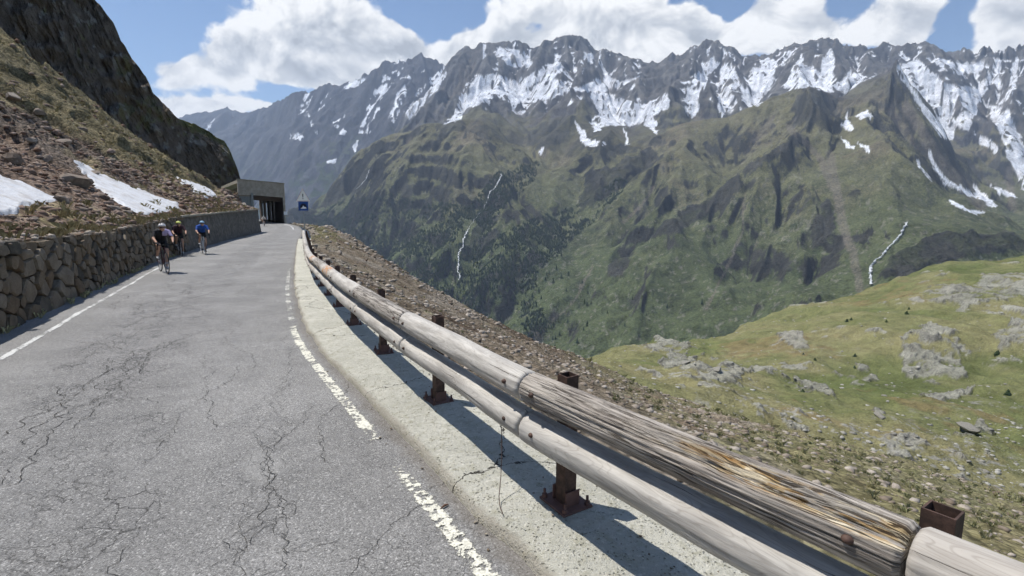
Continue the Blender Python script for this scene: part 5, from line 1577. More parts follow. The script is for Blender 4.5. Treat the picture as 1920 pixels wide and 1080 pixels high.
def bicycle(name, frame_m, rim_m, label, group='bicycles ridden up the road'):
    B = empty(name)
    tag(B, label, 'bicycle', group)
    ra, fa, bb = Vector((-.42, 0, .335)), Vector((.58, 0, .335)), Vector((0, 0, .27))
    st, ht, hb = Vector((-.16, 0, .80)), Vector((.43, 0, .82)), Vector((.475, 0, .68))
    mb = MB()
    for a, b, r in ((bb, st, .017), (bb, hb, .021), (st, ht - Vector((0, 0, .03)), .016), (hb, ht, .020)):
        mb.tube([a, b], r, 8)
    for sy in (-1, 1):
        mb.tube([bb + Vector((0, .03 * sy, 0)), ra + Vector((0, .06 * sy, 0))], .010, 6)
        mb.tube([st + Vector((0, .012 * sy, -.02)), ra + Vector((0, .06 * sy, 0))], .008, 6)
    mb.build('frame', frame_m, B)
    mb = MB()
    for sy in (-1, 1):
        mb.tube([hb + Vector((0, .02 * sy, 0)), Vector((.50, .045 * sy, .56)), fa + Vector((0, .05 * sy, 0))], [.016, .014, .009], 6)
    mb.build('fork', frame_m, B)
    for c in (ra, fa):
        mb = MB(); mb.torus(c, .322, .0135, (0, 1, 0), 40, 7); w = mb.build('wheel', TYRE, B)
        mb = MB(); mb.torus(c, .300, .011, (0, 1, 0), 40, 6); mb.build('rim', rim_m, w)
        mb = MB(); mb.tube([c + Vector((0, -.05, 0)), c + Vector((0, .05, 0))], .02, 8); mb.build('hub', CHROME, w)
        mb = MB()
        for k in range(20):
            a = 2 * math.pi * k / 20
            mb.tube([c + Vector((.02 * math.cos(a + .6), .03 * (-1) ** k, .02 * math.sin(a + .6))), c + Vector((.295 * math.cos(a), 0, .295 * math.sin(a)))], .0016, 3, caps=False)
        mb.build('spokes', CHROME, w)
    mb = MB(); mb.tube([st, Vector((-.195, 0, .93))], .014, 8); mb.build('seatpost', CHROME, B)
    mb = MB(); mb.ball((-.30, 0, .955), .09, 10, 6, sc=(.95, .8, .30)); mb.ball((-.17, 0, .958), .1, 10, 6, sc=(1.1, .28, .24)); mb.build('saddle', TYRE, B)
    mb = MB()
    mb.tube([ht, Vector((.45, 0, .87)), Vector((.53, 0, .885))], .015, 8)
    mb.tube([(.53, -.20, .89), (.53, .20, .89)], .013, 8)
    for sy in (-1, 1):
        mb.tube([(.53, .20 * sy, .89), (.58, .205 * sy, .89), (.625, .21 * sy, .86), (.625, .215 * sy, .80), (.58, .22 * sy, .755), (.50, .22 * sy, .75)], .012, 7)
    hbar = mb.build('handlebar', TYRE, B)
    mb = MB()
    for sy in (-1, 1):
        mb.tube([(.60, .207 * sy, .885), (.655, .21 * sy, .935), (.665, .21 * sy, .90), (.645, .215 * sy, .80)], [.016, .016, .01, .006], 7)
    mb.build('brake_levers', TYRE, hbar)
    mb = MB(); mb.tube([bb + Vector((0, .035, 0)), bb + Vector((0, .042, 0))], .095, 20); mb.tube([bb + Vector((0, -.06, 0)), bb + Vector((0, .06, 0))], .02, 8)
    mb.tube([bb + Vector((0, .055, 0)), bb + Vector((.03, .065, -.165))], .012, 6); mb.tube([bb + Vector((0, -.055, 0)), bb + Vector((-.03, -.065, .165))], .012, 6)
    cr = mb.build('crank', CHROME, B)
    mb = MB(); mb.box(bb + Vector((.03, .11, -.165)), (.09, .08, .018)); mb.box(bb + Vector((-.03, -.11, .165)), (.09, .08, .018)); mb.build('pedals', TYRE, cr)
    mb = MB(); mb.tube([(-.0, .043, .365), (-.42, .043, .37)], .005, 4); mb.tube([(0, .043, .175), (-.42, .043, .30)], .005, 4); mb.build('chain', CHROME, B)
    return B
def rider(label, jersey, shorts, helmet_col, sock, voxel, lean=0.0, panel=None):
    """pose: seated on the saddle, hands on the brake hoods, one foot down"""
    mb = MB()
    seg = []
    def limb(a, b, ra, rb, reg, n=10):
        a, b = Vector(a), Vector(b)
        mb.tube([a, a.lerp(b, .33), a.lerp(b, .66), b], [ra, ra * 1.03 * .67 + rb * .33, ra * .33 + rb * .67, rb], n, caps=True)
        mb.ball(a, ra, 10, 7); mb.ball(b, rb, 10, 7)
        seg.append((a, b, reg))
    pel, wai, che, nek = Vector((-.19, 0, 1.02)), Vector((-.03, 0, 1.16)), Vector((.17, 0, 1.27)), Vector((.28, 0, 1.335))
    head = Vector((.365, lean * .05, 1.425))
    for y in (-.07, .07):
        limb(pel + Vector((0, y, 0)), wai + Vector((0, y * .9, 0)), .115, .105, 'j')
        limb(wai + Vector((0, y * .9, 0)), che + Vector((0, y * 1.15, .01)), .105, .112, 'j')
    mb.ball(pel + Vector((-.02, 0, -.01)), .15, 12, 8, sc=(1, 1.15, .85)); seg.append((pel + Vector((-.03, 0, -.05)), pel, 's'))
    limb(che + Vector((.03, 0, .02)), nek, .10, .06, 'j')
    limb(nek, head + Vector((-.03, 0, -.05)), .056, .055, 'k')
    # head with face: skull, jaw, nose, brow, ears
    mb.ball(head, .095, 14, 10, sc=(1.05, .82, 1.12)); mb.ball(head + Vector((.045, 0, -.06)), .058, 10, 8, sc=(1, .9, 1.0))
    mb.ball(head + Vector((.108, 0, -.02)), .016, 8, 6, sc=(1.2, .8, 1.5)); mb.ball(head + Vector((.085, 0, .02)), .02, 8, 6, sc=(.7, 2.6, .6)); mb.ball(head + Vector((.092, 0, -.062)), .012, 8, 5, sc=(.8, 2.0, .7))
    for y in (-1, 1):
        mb.ball(head + Vector((-.005, .078 * y, -.015)), .02, 8, 6, sc=(.9, .5, 1.4))
    seg.append((head, head + Vector((.05, 0, -.05)), 'k'))
    for y in (-1, 1):
        sh, elb, wr = Vector((.19, .185 * y, 1.285)), Vector((.36, .255 * y, 1.085)), Vector((.555, .215 * y, .965))
        limb(che + Vector((.01, .10 * y, .01)), sh, .085, .068, 'j')
        limb(sh, sh.lerp(elb, .62), .062, .053, 'j'); limb(sh.lerp(elb, .62), elb, .049, .043, 'k')
        limb(elb, wr, .043, .027, 'k')
        palm = Vector((.60, .212 * y, .945))
        limb(wr, palm, .026, .030, 'g')
        for q in range(4):
            k0 = palm + Vector((.012 + .010 * (q < 3), (.016 * (q - 1.5)) * .9 - .008 * y, .0)) + Vector((.018, 0, .004))
            k1 = k0 + Vector((.034 - .004 * abs(q - 1.5), .006 * y, -.014)); k2 = k1 + Vector((.002, .002 * y, -.034 + .003 * q)); 
            mb.tube([k0 - Vector((.02, 0, 0)), k0, k1, k2], [.012, .011, .010, .009], 6); mb.ball(k2, .009, 6, 4)
        t0 = palm + Vector((-.01, -.026 * y, -.004)); t1 = t0 + Vector((.028, -.006 * y, -.018)); t2 = t1 + Vector((.020, .004 * y, -.016))
        mb.tube([t0, t1, t2], [.014, .011, .009], 6); mb.ball(t2, .009, 6, 4)
        seg.append((palm, palm + Vector((.05, 0, -.02)), 'g'))
    # legs: left foot down, right foot up
    for y, kn, an, toe in ((1, Vector((.17, .105, .66)), Vector((-.035, .11, .205)), Vector((.11, .115, .125))), (-1, Vector((.235, -.115, .86)), Vector((-.085, -.11, .53)), Vector((.06, -.115, .465)))):
        hip = pel + Vector((.0, .088 * y, -.03))
        mid = hip.lerp(kn, .66)
        limb(hip, mid, .105, .078, 's', 12); limb(mid, kn, .074, .058, 'k', 12)
        cf = kn.lerp(an, .35) + Vector((-.025, 0, 0))
        limb(kn, cf, .056, .057, 'k'); limb(cf, an, .055, .034, 'k')
        limb(an + Vector((0, 0, .06)), an, .036, .036, 'c')
        limb(an + Vector((-.03, 0, -.045)), toe, .040, .032, 'f')
    me = remesh('person', mb, voxel, .45)
    P = np.empty(len(me.polygons) * 3); me.polygons.foreach_get('center', P); P = P.reshape(-1, 3)
    best = np.full(len(P), 1e9); reg = np.zeros(len(P), int)
    code = {'j': 0, 's': 1, 'k': 2, 'g': 3, 'c': 4, 'f': 5}
    for a, b, r_ in seg:
        a, b = np.array(a), np.array(b); v = b - a
        t_ = np.clip(((P - a) @ v) / max(v @ v, 1e-9), 0, 1)
        d_ = np.linalg.norm(P - a - t_[:, None] * v, axis=1) - {'j': .03, 's': .03}.get(r_, 0)
        w_ = d_ < best
        best[w_] = d_[w_]; reg[w_] = code[r_]
    if panel is not None:
        reg[(reg == 0) & (P[:, 0] > .12) & (P[:, 1] > .01) & (P[:, 2] > 1.16)] = 6
    for m_ in (jersey, shorts, SKIN, SHORTS, sock, SHOE, panel or jersey):
        me.materials.append(m_)
    me.polygons.foreach_set('material_index', reg.astype(np.int32))
    o = link('person', me)
    tag(o, label, 'person', 'cyclists riding up the pass')
    mb = MB(); mb.ball(head + Vector((-.015, 0, .045)), .115, 16, 10, sc=(1.2, .88, .78))
    # cut the helmet shell flat below
    mb.v = [(v[0], v[1], max(v[2], head.z + .035 + (.0 if v[0] > head.x else -.03))) for v in mb.v]
    hl = mb.build('helmet', helmet_col, o)
    mb = MB()
    for k in (-1, 0, 1):
        mb.tube([head + Vector((-.10, .042 * k, .118)), head + Vector((-.02, .046 * k, .139)), head + Vector((.07, .042 * k, .115))], .012, 6)
    mb.build('vent', SHORTS, hl)
    mb = MB(); mb.tube([head + Vector((.03, -.085, .002)), head + Vector((.088, -.045, .0)), head + Vector((.104, 0, .003)), head + Vector((.088, .045, .0)), head + Vector((.03, .085, .002))], [.01, .019, .014, .019, .01], 7); mb.build('sunglasses', GLASS, o)
    return o
def place(px, py, t, face, B, R_):
    p = unproj(px, py, t)
    z = road_z(p[0], p[1])
    for o in (B, R_):
        o.location = (p[0], p[1], z)
        o.rotation_euler = (0, 0, face)
def facing(px, py, t, extra):
    p = unproj(px, py, t)
    return math.atan2(-p[1], -p[0]) + rad(extra)
def ground_t(px, py):
    ts = np.linspace(3, 120, 4000)
    P = unproj(np.full(4000, px), np.full(4000, py), ts)
    return ts[np.abs(P[:, 2] - zr(P[:, 1])).argmin()]
def put_rider(px, py, extra, B, R_, t=None):
    t = t or ground_t(px, py)
    place(px, py, t, facing(px, py, t, extra), B, R_)
HW = mat('helmet white', col=(.62, .60, .58), rough=.4); HB = mat('helmet pale blue', col=(.32, .52, .68), rough=.4); HY = mat('helmet yellow', col=(.74, .78, .20), rough=.4); HD = mat('helmet grey', col=(.6, .6, .6), rough=.4)
b1 = bicycle('bicycle', paintm('frame dark red', (.06, .012, .014)), RIM, 'dark red road bicycle under the black-clad cyclist')
r1 = rider('cyclist in black with lilac chest panel and pale helmet, nearest on the road', BLACKC, SHORTS, HW, SOCK, .011, panel=LILAC)
put_rider(307, 511, 10, b1, r1)
b2 = bicycle('bicycle', paintm('frame white', (.62, .62, .60)), mat('white rim', col=(.6, .6, .6), rough=.4), 'white road bicycle under the blue-clad cyclist')
r2 = rider('cyclist in blue jersey and pale blue helmet before the mortared wall', BLUEC, SHORTS, HB, SHOE, .014)
put_rider(381, 475, 8, b2, r2)
b3_ = bicycle('bicycle', paintm('frame black', (.02, .02, .022)), RIM, 'black bicycle in the wall shadow under the yellow-helmeted cyclist')
r3 = rider('cyclist in dark clothes and yellow helmet close to the wall, behind the nearest rider', DARKR, SHORTS, HY, SOCK, .014)
put_rider(338, 478.5, 6, b3_, r3)
b4 = bicycle('bicycle', paintm('frame silver', (.5, .5, .5)), mat('white rim', col=(.6, .6, .6), rough=.4), 'pale bicycle half hidden behind the far end of the mortared wall')
r4 = rider('cyclist in pale jersey emerging beyond the far end of the mortared wall', GREYC, SHORTS, HD, SHOE, .016)
put_rider(495, 425.5, 4, b4, r4, 80)

# ================================================================== rocks
def rock_mesh(seed, sub=2, flat=.7):
    rg_ = random.Random(seed)
    bm = bmesh.new()
    bmesh.ops.create_icosphere(bm, subdivisions=sub, radius=1)
    planes = [(Vector((rg_.gauss(0, 1), rg_.gauss(0, 1), rg_.gauss(0, 1))).normalized(), rg_.uniform(.45, .85)) for _ in range(9)]
    for v in bm.verts:
        for n_, d_ in planes:
            k = v.co.dot(n_) - d_
            if k > 0: v.co -= n_ * k * .95
        v.co += Vector((rg_.gauss(0, .03), rg_.gauss(0, .03), rg_.gauss(0, .03)))
        v.co.z *= flat
    me = bpy.data.meshes.new('boulder')
    bm.to_mesh(me); bm.free()
    return me
def b_rock(t, b, m):
    g = geo(t)
    oi = t.n('ShaderNodeObjectInfo').outputs['Random']
    n1, n2 = t.noise(g, 3.5, 5, .65), t.noise(g, 30.0, 4, .7)
    c = t.mix(oi, (.155, .118, .092), (.27, .235, .20))
    k = t.m('ADD', t.lin(n1, .3, .7, .65, 1.3), t.lin(n2, .3, .7, -.2, .2))
    c = t.mix(1.0, c, t.n('ShaderNodeCombineColor', ins={0: k, 1: k, 2: k}).outputs[0], 'MULTIPLY')
    c = t.mix(t.m('MULTIPLY', t.ss(t.noise(g, 7.0, 4, .7), .6, .7), .6), c, (.33, .31, .26))
    t.put(b.inputs['Base Color'], c)
    b.inputs['Roughness'].default_value = .92
    b.inputs['Specular IOR Level'].default_value = .15
    t.put(b.inputs['Normal'], t.bump(t.m('ADD', n1, t.m('MULTIPLY', n2, .5)), .7, .04))
ROCK = mat('boulder rock', b_rock)
ROCKS = [rock_mesh(k) for k in range(7)]
LOWR = [rock_mesh(k + 50, 1, .62) for k in range(6)]
for me in ROCKS: me.materials.append(ROCK)
def b_grey(t, b, m):
    b_rock(t, b, m)
    old = b.inputs['Base Color'].links[0].from_socket
    t.put(b.inputs['Base Color'], t.mix(.75, old, t.mix(t.noise(geo(t), 1.2, 5, .7), (.13, .128, .11), (.30, .295, .26))))
ROCKG = mat('outcrop rock', b_grey)
GREYS = [rock_mesh(k + 80) for k in range(5)]
for me in GREYS: me.materials.append(ROCKG)
from mathutils.bvhtree import BVHTree
def bvh(T, st=2):
    X, Y, Z = T['X'][::st, ::st], T['Y'][::st, ::st], T['Z'][::st, ::st]
    V = np.stack([X, Y, Z], -1).reshape(-1, 3)
    return BVHTree.FromPolygons(V.tolist(), grid_faces(*X.shape).tolist())
BVK, BVO, BVG = bvh(BK), bvh(OT), bvh(GT, 3)
eye = Vector((0, 0, CH))
def hit(tree, px, py):
    d_ = Vector(unproj(px, py, 1.0)) - eye
    h = tree.ray_cast(eye, d_.normalized(), 6000)
    return h[0], h[1]
rng = random.Random(5)
def boulder(px, py, wpx, label, group, tree, squash=.8):
    p, n_ = hit(tree, px, py)
    if p is None: return None
    t_ = (p - eye).length
    r = wpx / FPX * t_ * .5
    o = link('boulder', GREYS[rng.randrange(5)] if tree is BVG else ROCKS[rng.randrange(7)])
    o.location = p + Vector((0, 0, r * .18))
    o.scale = (r, r * rng.uniform(.7, 1.0), r * squash * rng.uniform(.8, 1.15))
    o.rotation_euler = (rng.uniform(-.4, .4), rng.uniform(-.4, .4), rng.uniform(0, 6.28))
    tag(o, label, 'boulder', group)
    return o
boulder(142, 346, 46, 'big brown angular boulder between the two snow patches on the bank', None, BVK, 1.05)
for px, py, w in ((22, 300, 26), (60, 265, 22), (95, 300, 20), (110, 380, 20), (150, 395, 17), (200, 372, 24), (215, 395, 20), (235, 400, 16), (180, 330, 22), (120, 265, 24), (75, 215, 22), (30, 185, 20), (160, 240, 18), (205, 305, 16), (180, 420, 15), (225, 415, 16), (60, 410, 18), (95, 415, 14), (20, 415, 15), (265, 405, 14), (290, 400, 13), (330, 398, 14), (345, 392, 12), (260, 330, 13), (300, 335, 12), (320, 345, 12)):
    boulder(px + rng.uniform(-6, 6), py + rng.uniform(-5, 5), w * rng.uniform(.8, 1.2), 'reddish brown boulder lying in the rubble bank above the stone wall', 'boulders in the rubble bank', BVK)
for px, py, w in ((432, 372, 16), (446, 360, 17), (440, 384, 15), (452, 374, 16), (424, 384, 13), (450, 350, 14), (436, 352, 13), (458, 386, 13), (415, 388, 12), (428, 362, 13)):
    boulder(px, py, w, 'pale brown rock in the heap beside the gallery entrance', 'rock heap beside the gallery', BVK, 1.1)
for px, py, w in ((668, 500, 10), (720, 520, 9), (690, 488, 9), (770, 560, 11), (830, 590, 12), (860, 600, 10), (905, 620, 13), (935, 628, 11), (965, 655, 15), (1000, 660, 13), (1020, 675, 14), (1045, 690, 16), (960, 640, 10), (1080, 705, 14), (1110, 720, 16), (1140, 735, 15), (1200, 760, 18), (1320, 776, 14), (1345, 788, 13), (1290, 790, 14), (1400, 830, 15), (1470, 850, 14)):
    boulder(px + rng.uniform(-5, 5), py + rng.uniform(-3, 5), w * rng.uniform(.8, 1.2), 'loose grey brown stone on the slope below the guardrail', 'stones on the outer slope', BVO)
for px, py, w in ((1650, 782, 22), (1285, 683, 20), (1345, 695, 20), (1815, 805, 34), (1895, 965, 22), (1860, 1000, 24), (1700, 880, 14), (1620, 872, 13), (1560, 860, 12)):
    boulder(px, py, w, 'weathered grey outcrop boulder standing in the green meadow', 'boulders in the meadow', BVG, .7)

def scatter(name, items, m, label, kind='stuff', cat='stones'):
    """items: list of (base mesh index, position, scale xyz, euler)"""
    base = []
    for me in LOWR:
        V = np.empty(len(me.vertices) * 3); me.vertices.foreach_get('co', V)
        F = np.array([list(p.vertices) for p in me.polygons])
        base.append((V.reshape(-1, 3), F))
    VV, FF, CC, n = [], [], [], 0
    for bi, p, s, r, c in items:
        V, F = base[bi]
        cz, sz = math.cos(r), math.sin(r)
        W_ = V * np.array(s)
        W_ = np.stack([W_[:, 0] * cz - W_[:, 1] * sz, W_[:, 0] * sz + W_[:, 1] * cz, W_[:, 2]], -1) + np.array(p)
        VV.append(W_); FF.append(F + n); n += len(V)
        CC.append(np.broadcast_to(np.array(c), (len(V), 3)))
    me = mesh_np(name, np.concatenate(VV), np.concatenate(FF), False, np.concatenate(CC))
    o = link(name, me, m)
    tag(o, label, cat, kind=kind)
    return o
def b_rub(t, b, m):
    g = geo(t)
    n1, n2 = t.noise(g, 8.0, 5, .65), t.noise(g, 50.0, 4, .7)
    k = t.m('ADD', t.lin(n1, .3, .7, .7, 1.3), t.lin(n2, .3, .7, -.2, .2))
    t.put(b.inputs['Base Color'], t.mix(1.0, t.n('ShaderNodeVertexColor', layer_name='Col').outputs[0], t.n('ShaderNodeCombineColor', ins={0: k, 1: k, 2: k}).outputs[0], 'MULTIPLY'))
    b.inputs['Roughness'].default_value = .93
    b.inputs['Specular IOR Level'].default_value = .12
RUB = mat('rubble rock', b_rub)
def shade(a, b):
    k = rng.random()
    return [a[i] * (1 - k) + b[i] * k for i in range(3)]
def sample(T, n, accept):
    out = []
    R_, C_ = T['X'].shape
    while len(out) < n:
        i, j = rng.randrange(1, R_ - 1), rng.randrange(1, C_ - 1)
        if accept(i, j): out.append((i, j))
    return out
items = []
inview = lambda T, i, j, m_=120: -m_ < T['PX'][i, j] < 1920 + m_ and -m_ < T['PY'][i, j] < 1080 + m_
for i, j in sample(BK, 9000, lambda i, j: inview(BK, i, j) and BK['dist'][i, j] < 60 and BK['Y'][i, j] > 1 and rng.random() > BK['gtop'][i, j] * .9 and rng.random() > BK['dry'][i, j] * .6):
    t_ = math.hypot(BK['X'][i, j], BK['Y'][i, j])
    if any(inpoly(BK['PX'][i, j], BK['PY'][i, j] + 3, q_) for q_ in SNOWP): continue
    s = (.030 + .13 * rng.random() ** 3.2) * (.7 + t_ / 32)
    items.append((rng.randrange(6), (BK['X'][i, j] + rng.gauss(0, .05), BK['Y'][i, j] + rng.gauss(0, .05), BK['Z'][i, j] + s * .1), (s, s * rng.uniform(.6, 1), s * rng.uniform(.6, 1.1)), rng.uniform(0, 6.28), shade((.13, .078, .055), (.27, .215, .18))))
# stones along the top of the wall
for k in range(700):
    i = rng.randrange(wall_at(3), wall_at(27))
    d_ = -rng.uniform(.02, .75); q = WALL[i] + WN[i] * d_
    s = .035 + .10 * rng.random() ** 2
    items.append((rng.randrange(6), (q[0], q[1], zr(q[1]) + wall_h(WALL[i, 1]) - .05 + s * .3 - d_ * .12), (s, s * rng.uniform(.6, 1), s * rng.uniform(.6, 1)), rng.uniform(0, 6.28), shade((.16, .115, .08), (.34, .30, .25))))
scatter('rubble', items, RUB, 'loose reddish rubble covering the bank above the wall')
items = []
for i, j in sample(OT, 11000, lambda i, j: inview(OT, i, j) and OT['dist'][i, j] > .1 and OT['Y'][i, j] > .5 and rng.random() > OT['gr'][i, j] * .45 and (OT['Y'][i, j] < 24 or OT['dist'][i, j] > 18 or rng.random() < .12)):
    t_ = math.hypot(OT['X'][i, j], OT['Y'][i, j])
    s = (.014 + .10 * rng.random() ** 4) * (.55 + t_ / 16)
    items.append((rng.randrange(6), (OT['X'][i, j] + rng.gauss(0, .03), OT['Y'][i, j] + rng.gauss(0, .03), OT['Z'][i, j] + s * .05), (s, s * rng.uniform(.6, 1), s * rng.uniform(.5, .9)), rng.uniform(0, 6.28), shade((.16, .125, .092), (.36, .32, .275))))
# grit caught along the outer edge of the ledge and in the kerb gutter
for k in range(900):
    i = rng.randrange(kerb_at(-1), kerb_at(14))
    d_ = rng.choice([rng.uniform(-.16, .0), rng.gauss(.83, .05), rng.gauss(.83, .05), rng.uniform(.2, .8)]); q = KERB[i] + KN[i] * d_
    s = .004 + .011 * rng.random() ** 2 + (.014 * rng.random() if d_ > .75 else 0)
    items.append((rng.randrange(6), (q[0], q[1], float(zr(q[1])) + (.075 if d_ > .05 else .01) + s * .2), (s, s * .8, s * .7), rng.uniform(0, 6.28), shade((.14, .105, .07), (.30, .27, .22))))
scatter('scree_stones', items, RUB, 'brown scree and grit strewn over the slope below the guardrail')
items = []
for i, j in sample(GT, 2600, lambda i, j: inview(GT, i, j) and GT['PY'][i, j] > 560 and rng.random() < .12 + GT['rk'][i, j] * .5 + (.4 if GT['PY'][i, j] > 800 else 0)):
    t_ = math.hypot(GT['X'][i, j], GT['Y'][i, j])
    s = .2 + .9 * rng.random() ** 4
    items.append((rng.randrange(6), (GT['X'][i, j], GT['Y'][i, j], GT['Z'][i, j]), (s, s * rng.uniform(.6, 1), s * .6), rng.uniform(0, 6.28), shade((.20, .19, .165), (.36, .35, .31))))
scatter('meadow_stones', items, RUB, 'pale stones scattered through the meadow grass')

# ------------------------------------------------------------------ snow lying on the bank
def b_snow(t, b, m):
    g = geo(t)
    n = t.noise(g, 1.6, 5, .6); n2 = t.noise(g, 14.0, 4, .7)
    c = t.mix(t.m('MULTIPLY', t.ss(n, .42, .7), .75), (.60, .61, .63), (.44, .41, .38))
    c = t.mix(t.m('MULTIPLY', t.ss(n2, .56, .7), .65), c, (.30, .26, .22))
    t.put(b.inputs['Base Color'], c)
    b.inputs['Roughness'].default_value = .6
    t.put(b.inputs['Normal'], t.bump(t.m('ADD', n, t.m('MULTIPLY', n2, .4)), .7, .12))
SNOWM = mat('old snow', b_snow)
def snow_patch(poly, label, thick):
    xs, ys = [p[0] for p in poly], [p[1] for p in poly]
    nx, ny = 80, 60
    gx_ = np.linspace(min(xs) - 4, max(xs) + 4, nx); gy_ = np.linspace(min(ys) - 4, max(ys) + 4, ny)
    PXg, PYg = np.meshgrid(gx_, gy_)
    wx_, wy_ = PXg + 4.5 * fbm(PXg / 14, PYg / 14, 3, 81), PYg + 3.0 * fbm(PXg / 11, PYg / 11, 3, 82)
    ins = inpoly(wx_, wy_, poly)
    dd = near_line(wx_, wy_, list(poly) + [poly[0]])
    V = np.zeros((ny, nx, 3)); ok = np.zeros((ny, nx), bool)
    for a in range(ny):
        for b in range(nx):
            if not ins[a, b] and dd[a, b] > 5: continue
            p, n_ = hit(BVK, PXg[a, b], PYg[a, b])
            if p is None: continue
            sgn = dd[a, b] if ins[a, b] else -dd[a, b]
            th_ = thick * (float(sstep(np.array(sgn), -1.5, 5)) * 1.5 - .5) + (.05 * float(fbm(np.array(p.x * 1.3), np.array(p.y * 1.3), 4, 83)) if sgn > 0 else 0)
            V[a, b] = p + Vector((.25, -.1, .9)) * th_
            ok[a, b] = True
    F = grid_faces(ny, nx)
    F = F[ok.ravel()[F].all(1)]
    used = np.unique(F); mp = -np.ones(nx * ny, int); mp[used] = np.arange(len(used))
    VV = V.reshape(-1, 3)[used]
    # drop quads that span a jump in depth
    E = VV[mp[F]]; jump = np.max(np.linalg.norm(E - E[:, :1], axis=2), axis=1)
    F = mp[F][jump < np.median(jump) * 5]
    # keep the largest connected piece only
    lab = np.arange(len(VV))
    for _ in range(400):
        mn = lab[F].min(1)
        new = lab.copy()
        for c_ in range(4): np.minimum.at(new, F[:, c_], mn)
        if (new == lab).all(): break
        lab = new
    best_ = np.bincount(lab[F[:, 0]]).argmax()
    F = F[lab[F[:, 0]] == best_]
    used = np.unique(F); mp2 = -np.ones(len(VV), int); mp2[used] = np.arange(len(used))
    VV, F = VV[used], mp2[F]
    me = mesh_np('snow_patch', VV, F, True)
    tag(link('snow_patch', me, SNOWM), label, 'snow', 'old snow on the bank')
SNOWL = ['dirty snow patch at the left edge just above the stone wall', 'long bright snow tongue in the middle of the bank', 'small snow tongue below the dark cliff near the gallery']
for q_, l_, h_ in zip(SNOWP, SNOWL, (.08, .10, .22)):
    snow_patch(q_, l_, h_)

# ------------------------------------------------------------------ dry grass
def tufts(name, spots, label, cols):
    VV, FF, CC, n = [], [], [], 0
    for (x, y, z, h, nb) in spots:
        col = np.array(shade(*cols))
        for k in range(nb):
            a = rng.uniform(0, 6.28); l = h * rng.uniform(.6, 1.2); w = h * .028
            dx, dy = math.cos(a), math.sin(a)
            lean_ = rng.uniform(.2, .9)
            bx, by = x + rng.gauss(0, h * .22), y + rng.gauss(0, h * .22)
            p0 = (bx - dy * w, by + dx * w, z - .02); p1 = (bx + dy * w, by - dx * w, z - .02)
            p2 = (bx + dx * l * lean_ * .45, by + dy * l * lean_ * .45, z + l * .7); p3 = (bx + dx * l * lean_, by + dy * l * lean_, z + l * (1 - .35 * lean_))
            VV += [p0, p1, p2, p3]; FF += [(n, n + 1, n + 2), (n, n + 2, n + 3)]; n += 4
            CC += [col * rng.uniform(.75, 1.2)] * 4
    me = mesh_np(name, np.array(VV), np.array(FF), False, np.array(CC))
    tag(link(name, me, RUB), label, 'grass', kind='stuff')
sp_ = []
for k in range(420):
    i = rng.randrange(wall_at(3), wall_at(27))
    if fbm(np.array(WS[i] / 2.2), np.array(3.3), 3, 91) < -.05: continue
    d_ = -rng.uniform(.05, .9); q = WALL[i] + WN[i] * d_
    sp_.append((q[0], q[1], float(zr(q[1]) + wall_h(WALL[i, 1])) - .03 - d_ * .15, rng.uniform(.08, .22), 16))
for i, j in sample(BK, 1500, lambda i, j: inview(BK, i, j) and rng.random() < max(BK['dry'][i, j], BK['gtop'][i, j] * .8) ** 2):
    sp_.append((BK['X'][i, j], BK['Y'][i, j], BK['Z'][i, j], rng.uniform(.12, .3), 13))
tufts('dry_grass', sp_, 'tufts of dry tan grass on the bank and wall top', ((.36, .29, .15), (.23, .195, .095)))
sp_ = []
for i, j in sample(OT, 700, lambda i, j: inview(OT, i, j) and OT['dist'][i, j] > .3 and OT['dist'][i, j] < 60 and rng.random() < .03 + OT['gr'][i, j] ** 2):
    sp_.append((OT['X'][i, j], OT['Y'][i, j], OT['Z'][i, j], rng.uniform(.03, .075) * (.7 + OT['dist'][i, j] / 9), 20))
for k in range(60):
    i = rng.randrange(wall_at(4), wall_at(24)); q = WALL[i] + WN[i] * rng.uniform(.03, .2)
    sp_.append((q[0], q[1], float(zr(q[1])), rng.uniform(.05, .14), 10))
tufts('slope_grass', sp_, 'sparse green and tan grass tufts on the outer slope', ((.38, .35, .20), (.25, .26, .13)))

# ================================================================== far trees and water
def conifer(seed, tiers=4, n=7):
    rg_ = random.Random(seed)
    mb = MB()
    mb.tube([(0, 0, -.1), (0, 0, .35)], [.035, .02], 5, mi=1)
    for k in range(tiers):
        z0, z1 = .10 + .78 * k / tiers, .10 + .78 * (k + 1.55) / tiers
        r = .24 * (1 - k / tiers * .82)
        vs = [Vector((r * rg_.uniform(.7, 1.25) * math.cos(6.283 * q / n + k), r * rg_.uniform(.7, 1.25) * math.sin(6.283 * q / n + k), z0 + rg_.uniform(-.03, .03))) for q in range(n)] + [Vector((rg_.uniform(-.02, .02), rg_.uniform(-.02, .02), min(z1, 1.0)))]
        mb.add(vs, [(q, (q + 1) % n, n) for q in range(n)] + [tuple(range(n))[::-1]])
    return mb
CON = mat('conifer', lambda t, b, m: t.put(b.inputs['Base Color'], t.mix(t.n('ShaderNodeObjectInfo').outputs['Random'], (.020, .034, .016), (.038, .055, .024))), rough=.95, spec=.1)
BARK = mat('bark', col=(.06, .045, .035), rough=.95)
cm = []
for k in range(4):
    me = conifer(k).mesh('pine_tree'); me.materials.append(CON); me.materials.append(BARK); cm.append(me)
def tree_at(T, px, py, hpx, label, group):
    p = pick(T, px, py)
    t_ = np.linalg.norm(p)
    h = hpx / FPX * t_
    o = link('pine_tree', cm[rng.randrange(4)])
    o.location = p - np.array([0, 0, h * .04])
    o.scale = (h * rng.uniform(.9, 1.3),) * 2 + (h,)
    o.rotation_euler = (0, 0, rng.uniform(0, 6.28))
    tag(o, label, 'tree', group)
